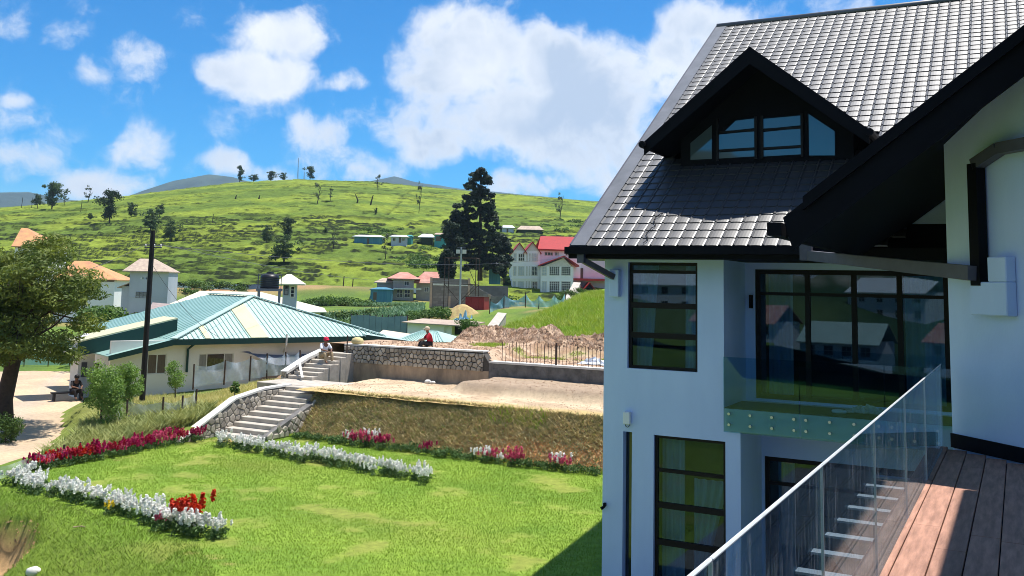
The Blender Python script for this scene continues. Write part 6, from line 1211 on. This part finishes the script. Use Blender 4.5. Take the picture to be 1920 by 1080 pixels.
# ================================================================ people
M_skin = mat('brown_skin', (.20, .10, .065), (.17, .085, .055), rough=.6)
def figure(name, label, loc, rz, J, cloth, legs, headc, hair, hat=None, sc=1.0):
    """J: joint dict in metres; one skinned body, painted by height of limb; clothes and hat as children"""
    T = thing('person', label, 'person', loc, rz); T.scale = (sc,)*3
    V = []; E = []; R = []; idx = {}
    def v(k, p, r): idx[k] = len(V); V.append(p); R.append(r)
    def chain(keys): E.extend((idx[a], idx[b_]) for a, b_ in zip(keys[:-1], keys[1:]))
    for k, p, r in J: v(k, p, r)
    for c in (('pelvis', 'waist', 'chest', 'neck', 'head', 'crown'), ('chest', 'shl', 'ell', 'wrl', 'hal'), ('chest', 'shr', 'elr', 'wrr', 'har'), ('pelvis', 'hil', 'knl', 'anl', 'tol'), ('pelvis', 'hir', 'knr', 'anr', 'tor')): chain(c)
    # five fingers on each hand
    for sd in 'lr':
        h = Vector(V[idx['ha'+sd]]); d = (h-Vector(V[idx['wr'+sd]])).normalized(); sx = d.cross(Vector((0, 0, 1)));
        if sx.length < .1: sx = Vector((1, 0, 0))
        sx.normalize()
        for q in range(5):
            off = sx*(q-2)*.019; ln = (.05, .075, .08, .072, .06)[q]; a = f'f{sd}{q}a'; c = f'f{sd}{q}b'
            v(a, tuple(h+off+d*ln*.55-Vector((0, 0, .006))), .0085); v(c, tuple(h+off+d*ln*.9-Vector((0, 0, .025))), .007); E.append((idx['ha'+sd], idx[a])); E.append((idx[a], idx[c]))
    me = bpy.data.meshes.new('body'); me.from_pydata(V, E, []); o = link(bpy.data.objects.new('body', me)); o.parent = T
    sk = o.modifiers.new('skin', 'SKIN'); sk.use_smooth_shade = True
    for i, r in enumerate(R): me.skin_vertices[0].data[i].radius = (r, r); me.skin_vertices[0].data[i].use_root = (i == idx['pelvis'])
    su = o.modifiers.new('sub', 'SUBSURF'); su.levels = 2; su.render_levels = 2
    me.materials.append(M_skin)
    # clothes: slightly larger skinned shells over torso, sleeves and legs
    def cloth_part(nm, keys_list, grow, m):
        ks = []; 
        for kk in keys_list:
            for k in kk:
                if k not in ks: ks.append(k)
        me2 = bpy.data.meshes.new(nm); loc_ = {k: i for i, k in enumerate(ks)}; me2.from_pydata([V[idx[k]] for k in ks], [(loc_[a], loc_[b_]) for kk in keys_list for a, b_ in zip(kk[:-1], kk[1:])], [])
        o2 = link(bpy.data.objects.new(nm, me2)); o2.parent = T; s2 = o2.modifiers.new('skin', 'SKIN'); s2.use_smooth_shade = True
        for i, k in enumerate(ks): g = R[idx[k]]*1.12+grow; me2.skin_vertices[0].data[i].radius = (g, g); me2.skin_vertices[0].data[i].use_root = (i == 0)
        o2.modifiers.new('sub', 'SUBSURF').render_levels = 2; me2.materials.append(m)
    cloth_part('shirt', [('pelvis', 'waist', 'chest'), ('chest', 'shl', 'ell'), ('chest', 'shr', 'elr')], .014, cloth)
    cloth_part('trousers', [('pelvis', 'hil', 'knl', 'anl'), ('pelvis', 'hir', 'knr', 'anr')], .012, legs)
    hp_ = Vector(V[idx['head']]); fw_ = Vector((0, -1, 0))
    b = MB(); b.tube([tuple(hp_+fw_*.085+Vector((0, 0, .0))), tuple(hp_+fw_*.118+Vector((0, 0, -.025)))], [.010, .016], 6); b.build('nose', M_skin, T)
    for sx in (-1, 1):
        b = MB(); b.lathe([(.002, -.012), (.012, 0), (.002, .012)], 8, tuple(hp_+fw_*.097+Vector((sx*.034, 0, .012)))); b.build('eye', M_black, T)
        b = MB(); b.lathe([(.004, -.03), (.018, 0), (.004, .03)], 8, tuple(hp_+Vector((sx*.098, 0, -.005)))); b.build('ear', M_skin, T)
    b = MB(); b.box(hp_.x-.025, hp_.x+.025, hp_.y-.103, hp_.y-.09, hp_.z-.058, hp_.z-.05); b.build('mouth', mat('lips', (.16, .05, .045)), T)
    cr = Vector(V[idx['crown']])
    b = MB(); b.lathe([(.104, -.03), (.116, .03), (.108, .08), (.075, .12), (.02, .14)], 14, tuple(hp_+Vector((0, .012, .02)))); b.build('cap' if hat else 'hair', hat or hair, T, smooth=True)
    if hat: b = MB(); b.prism([(hp_.x-.075, hp_.y-.085, hp_.z+.045), (hp_.x+.075, hp_.y-.085, hp_.z+.045), (hp_.x+.055, hp_.y-.185, hp_.z+.03), (hp_.x-.055, hp_.y-.185, hp_.z+.03)], (0, 0, .012)); b.build('cap_brim', hat, T)
    return T
SEAT = [('pelvis', (0, 0, .10), .125), ('waist', (0, -.03, .28), .115), ('chest', (0, -.09, .46), .13), ('neck', (0, -.13, .61), .05), ('head', (0, -.17, .72), .092), ('crown', (0, -.17, .80), .07),
        ('shl', (-.18, -.08, .53), .06), ('ell', (-.25, -.24, .34), .043), ('wrl', (-.12, -.42, .30), .032), ('hal', (-.08, -.48, .29), .03), ('shr', (.18, -.08, .53), .06), ('elr', (.25, -.22, .33), .043), ('wrr', (.12, -.42, .28), .032), ('har', (.09, -.48, .27), .03),
        ('hil', (-.10, -.05, .09), .09), ('knl', (-.17, -.42, .20), .065), ('anl', (-.15, -.48, -.16), .045), ('tol', (-.15, -.60, -.20), .035), ('hir', (.10, -.05, .09), .09), ('knr', (.17, -.40, .22), .065), ('anr', (.15, -.46, -.15), .045), ('tor', (.15, -.58, -.19), .035)]
STAND = [('pelvis', (0, 0, .92), .12), ('waist', (0, 0, 1.08), .11), ('chest', (0, 0, 1.28), .13), ('neck', (0, -.01, 1.46), .05), ('head', (0, -.02, 1.58), .092), ('crown', (0, -.02, 1.66), .07),
         ('shl', (-.19, 0, 1.38), .058), ('ell', (-.24, 0, 1.10), .043), ('wrl', (-.22, -.10, .88), .032), ('hal', (-.21, -.13, .80), .03), ('shr', (.19, 0, 1.38), .058), ('elr', (.24, .02, 1.10), .043), ('wrr', (.20, -.12, .90), .032), ('har', (.19, -.16, .83), .03),
         ('hil', (-.09, 0, .86), .085), ('knl', (-.10, -.02, .48), .06), ('anl', (-.10, 0, .09), .045), ('tol', (-.10, -.13, .035), .035), ('hir', (.09, 0, .86), .085), ('knr', (.10, -.01, .48), .06), ('anr', (.10, .02, .09), .045), ('tor', (.10, -.11, .035), .035)]
M_wcl = mat('white_shirt', (.78, .80, .84), (.66, .68, .73), scale=9, rough=.9); M_khaki = mat('khaki_cloth', (.40, .31, .19), (.28, .21, .13), scale=8, rough=.9); M_redc = mat('red_shirt', (.50, .02, .035), (.38, .015, .03), scale=9, rough=.9); M_darkc = mat('dark_cloth', (.02, .018, .02), (.03, .028, .03), rough=.9); M_hair = mat('black_hair', (.008, .007, .007), rough=.6)
M_redcap = mat('red_cap', (.60, .02, .07), (.5, .015, .05), rough=.8); M_tancap = mat('tan_cap', (.62, .50, .36), (.5, .4, .28), rough=.8); M_bluec = mat('pale_blue_shirt', (.40, .47, .58), (.32, .38, .48), rough=.9)
P = atY(612, 690, 41.0); figure('person', 'worker in white shirt and red cap sitting on the upper steps', W(-26.45, 32.55, 2.33), math.radians(40), SEAT, M_wcl, M_khaki, M_skin, M_hair, M_redcap)
figure('person', 'worker in red shirt and tan cap crouching behind the stone wall', W(-22.45, 34.75, 2.86), math.radians(-75), SEAT, M_redc, M_darkc, M_skin, M_hair, M_tancap)

bn = P2 = np.array([GC[0], GC[1], 0])+ge*(gl(128, 715, 2.4)[0])+gb_*2.4
T = thing('bench', 'low dark bench in the shade of the bungalow porch', 'bench', (bn[0], bn[1], -.25), RG); b = MB(); b.box(-.7, .7, -.2, .2, .36, .42); b.build('seat', M_darkc, T)
for x in (-.6, .55):
    b = MB(); b.box(x, x+.06, -.18, .18, 0, .358); b.build('leg', M_darkc, T)
figure('person', 'person in dark clothes sitting on the porch bench', tuple(bn+ge*.3+np.array([0, 0, .09])), RG+.2, SEAT, M_darkc, M_darkc, M_skin, M_hair)
bs = bn+ge*.75-gb_*.1; figure('person', 'person in pale blue shirt standing by the white porch pier', (bs[0]+.25, bs[1]+.5, -.27), RG+.6, STAND, M_bluec, M_darkc, M_skin, M_hair)
# ================================================================ loose things
def rock(name, label, loc, size, m, seed, cat='stone'):
    r_ = np.random.default_rng(seed); bm = bmesh.new(); bmesh.ops.create_icosphere(bm, subdivisions=2, radius=1)
    for v in bm.verts: v.co = Vector((v.co.x*size[0], v.co.y*size[1], v.co.z*size[2]))*(1+.22*(mnoise.noise(v.co*1.7+Vector((seed, 0, 0)))))
    me = bpy.data.meshes.new(name); bm.to_mesh(me); bm.free(); o = mk(name, me, m, smooth=True); o.location = loc; return tag(o, label, cat)
def lawnhit(px, py):
    r2 = ray(px, py)
    for Y in np.arange(10, 40, .05):
        Pq = CAM+r2*(Y/r2[1]); s1, o1 = SO(Pq[0], Pq[1])
        if Pq[2] <= lz1(s1, o1): break
    return Pq
P = lawnhit(62, 1076); rock('boulder', 'pale rounded boulder on the slope at the bottom corner', (P[0], P[1], P[2]+.05), (.17, .13, .10), M_coping, 3)
P = lawnhit(147, 994); T = thing('stick', 'short pale stick lying on the green slope', 'stick', tuple(P+np.array([0, 0, .05])), .3); b = MB(); b.tube([(-.12, 0, .02), (.05, .02, .03), (.14, 0, .01)], .016, 6); b.build('stem', M_khaki, T)
for k, (s1, o1, sz) in enumerate([(-21.6, 33.35, .16), (-21.3, 33.25, .11), (-21.45, 33.35, .09)]): rock('loose_stone', ['largest loose stone of the little pile at the wall foot', 'middle loose stone of the little pile at the wall foot', 'smallest loose stone of the little pile at the wall foot'][k], W(s1, o1, terr_z(np.array(s1), np.array(o1))+sz*.4), (sz, sz*.8, sz*.6), M_coping, 20+k)
T = thing('plastic_sheet', 'white plastic sheeting heaped on the soil behind the rod fence', 'litter', W(-15.0, 35.6, 2.5), TH); crumple(16, .75, .16, 9, mat('white_sheeting', (.80, .82, .86), (.62, .64, .68), scale=5, rough=.5), 'sheet', T)
T = thing('timber_plank', 'timber plank leaning on the upper steps', 'plank', W(-27.0, 31.6, 2.25), TH); b = MB(); b.beam((0, 0, 0), (1.0, -.9, -.62), .10, .035); b.build('board', M_coping, T)
T = thing('cement_sack', 'yellowish sack on the end of the stone wall beside the worker', 'sack', W(-25.7, 33.9, 2.865), TH); b = MB(); b.lathe([(.05, 0), (.24, .02), (.28, .12), (.22, .24), (.08, .30)], 10); b.build('body', mat('sack_cloth', (.62, .52, .25), (.5, .4, .2), scale=6, rough=.9), T, smooth=True)
T = thing('marker_rod', 'dark upright rod at the end of the stone wall', 'rod', W(-25.95, 33.5, 1.5), TH); b = MB(); b.tube([(0, 0, -.1), (0, 0, 1.75)], .03, 6); b.build('rod_shaft', M_rust, T)
# straw heap with blue netting beside the red hut
P = atY(868, 604, 92); T = thing('straw_heap', 'mound of straw and soil beside the red hut', 'heap', tuple(P), 0); g_ = np.linspace(-1, 1, 30); XX, YY = np.meshgrid(g_, g_); ZZ = 1.9*np.exp(-(XX**2+YY**2)*2.6)+.25*(fbm(XX*5, YY*5)-.5)-.2
mk('mound', gridmesh('mound', np.stack([XX*3.4, YY*2.2, ZZ], -1)), mat('straw', (.50, .40, .17), (.36, .24, .12), scale=2.5, rough=.95, bump=.6, bscale=8), T, smooth=True)
P = atY(872, 604, 88); T = thing('blue_sheet', 'crumpled blue sheeting in front of the straw heap', 'sheeting', tuple(P), 0); crumple(14, 1.1, .5, 15, mat('blue_plastic', (.35, .55, .70), (.25, .42, .58), scale=2, rough=.5), 'sheet', T)
# ================================================================ houses across the valley, mirrored in the windows
VH = [(209, 105, 12, M_redr, 'red-roofed house'), (214, 135, 16, M_whites, 'white-roofed long house'), (218, 95, 10, M_green, 'green-roofed cottage'), (212, 185, 18, M_redr, 'big red-roofed house higher up'), (225, 110, 13, M_redr, 'brick-red-roofed house'), (228, 140, 16, M_whites, 'pale-roofed house'), (226, 175, 16, M_orange, 'orange-roofed house'), (221, 160, 14, M_rustg, 'grey-roofed house')]
for i, (az_, ds_, w_, mr, lb0) in enumerate(VH):
    x, y = ds_*math.sin(math.radians(az_)), ds_*math.cos(math.radians(az_)); lb = lb0+' across the valley, mirrored in the house windows'
    z = valley_z(x, y); T = thing('valley_house', lb, 'house', (x, y, z), math.radians(180+30-az_+180)+.2*math.sin(i*2.3)); b = MB(); b.box(0, w_, 0, 8, -2, 5.2); b.build('wall', M_hwall, T)
    b = MB(); gable_roof(b, 0, w_, 0, 8, 5.2, 2.4); b.build('roof', mr, T)
    for k in range(4):
        for zz in (.8, 3.3): far_window(T, .8+k*w_/4.2, 2.1+k*w_/4.2, zz, zz+1.3, 0, 2, 2)
        b = MB(); b.box(.8+k*w_/4.2, 2.1+k*w_/4.2, 8.004, 8.05, .8, 2.1); b.box(.8+k*w_/4.2, 2.1+k*w_/4.2, 8.004, 8.05, 3.3, 4.6); b.build('window', gd, T)
# ================================================================ air
hz = MB(); hz.box(-5200, 5200, -900, 4600, -75, 460); me = hz.mesh('haze'); hm = bpy.data.materials.new('haze'); hm.use_nodes = True; t = hm.node_tree; t.nodes.remove(t.nodes['Principled BSDF'])
pv = nd(t, 'ShaderNodeVolumePrincipled', inp={'Color': (.58, .78, 1.0, 1), 'Density': 1.25e-4, 'Anisotropy': .25}); t.links.new(pv.outputs[0], t.nodes['Material Output'].inputs['Volume'])
ho = mk('haze', me, hm); tag(ho, kind='stuff')
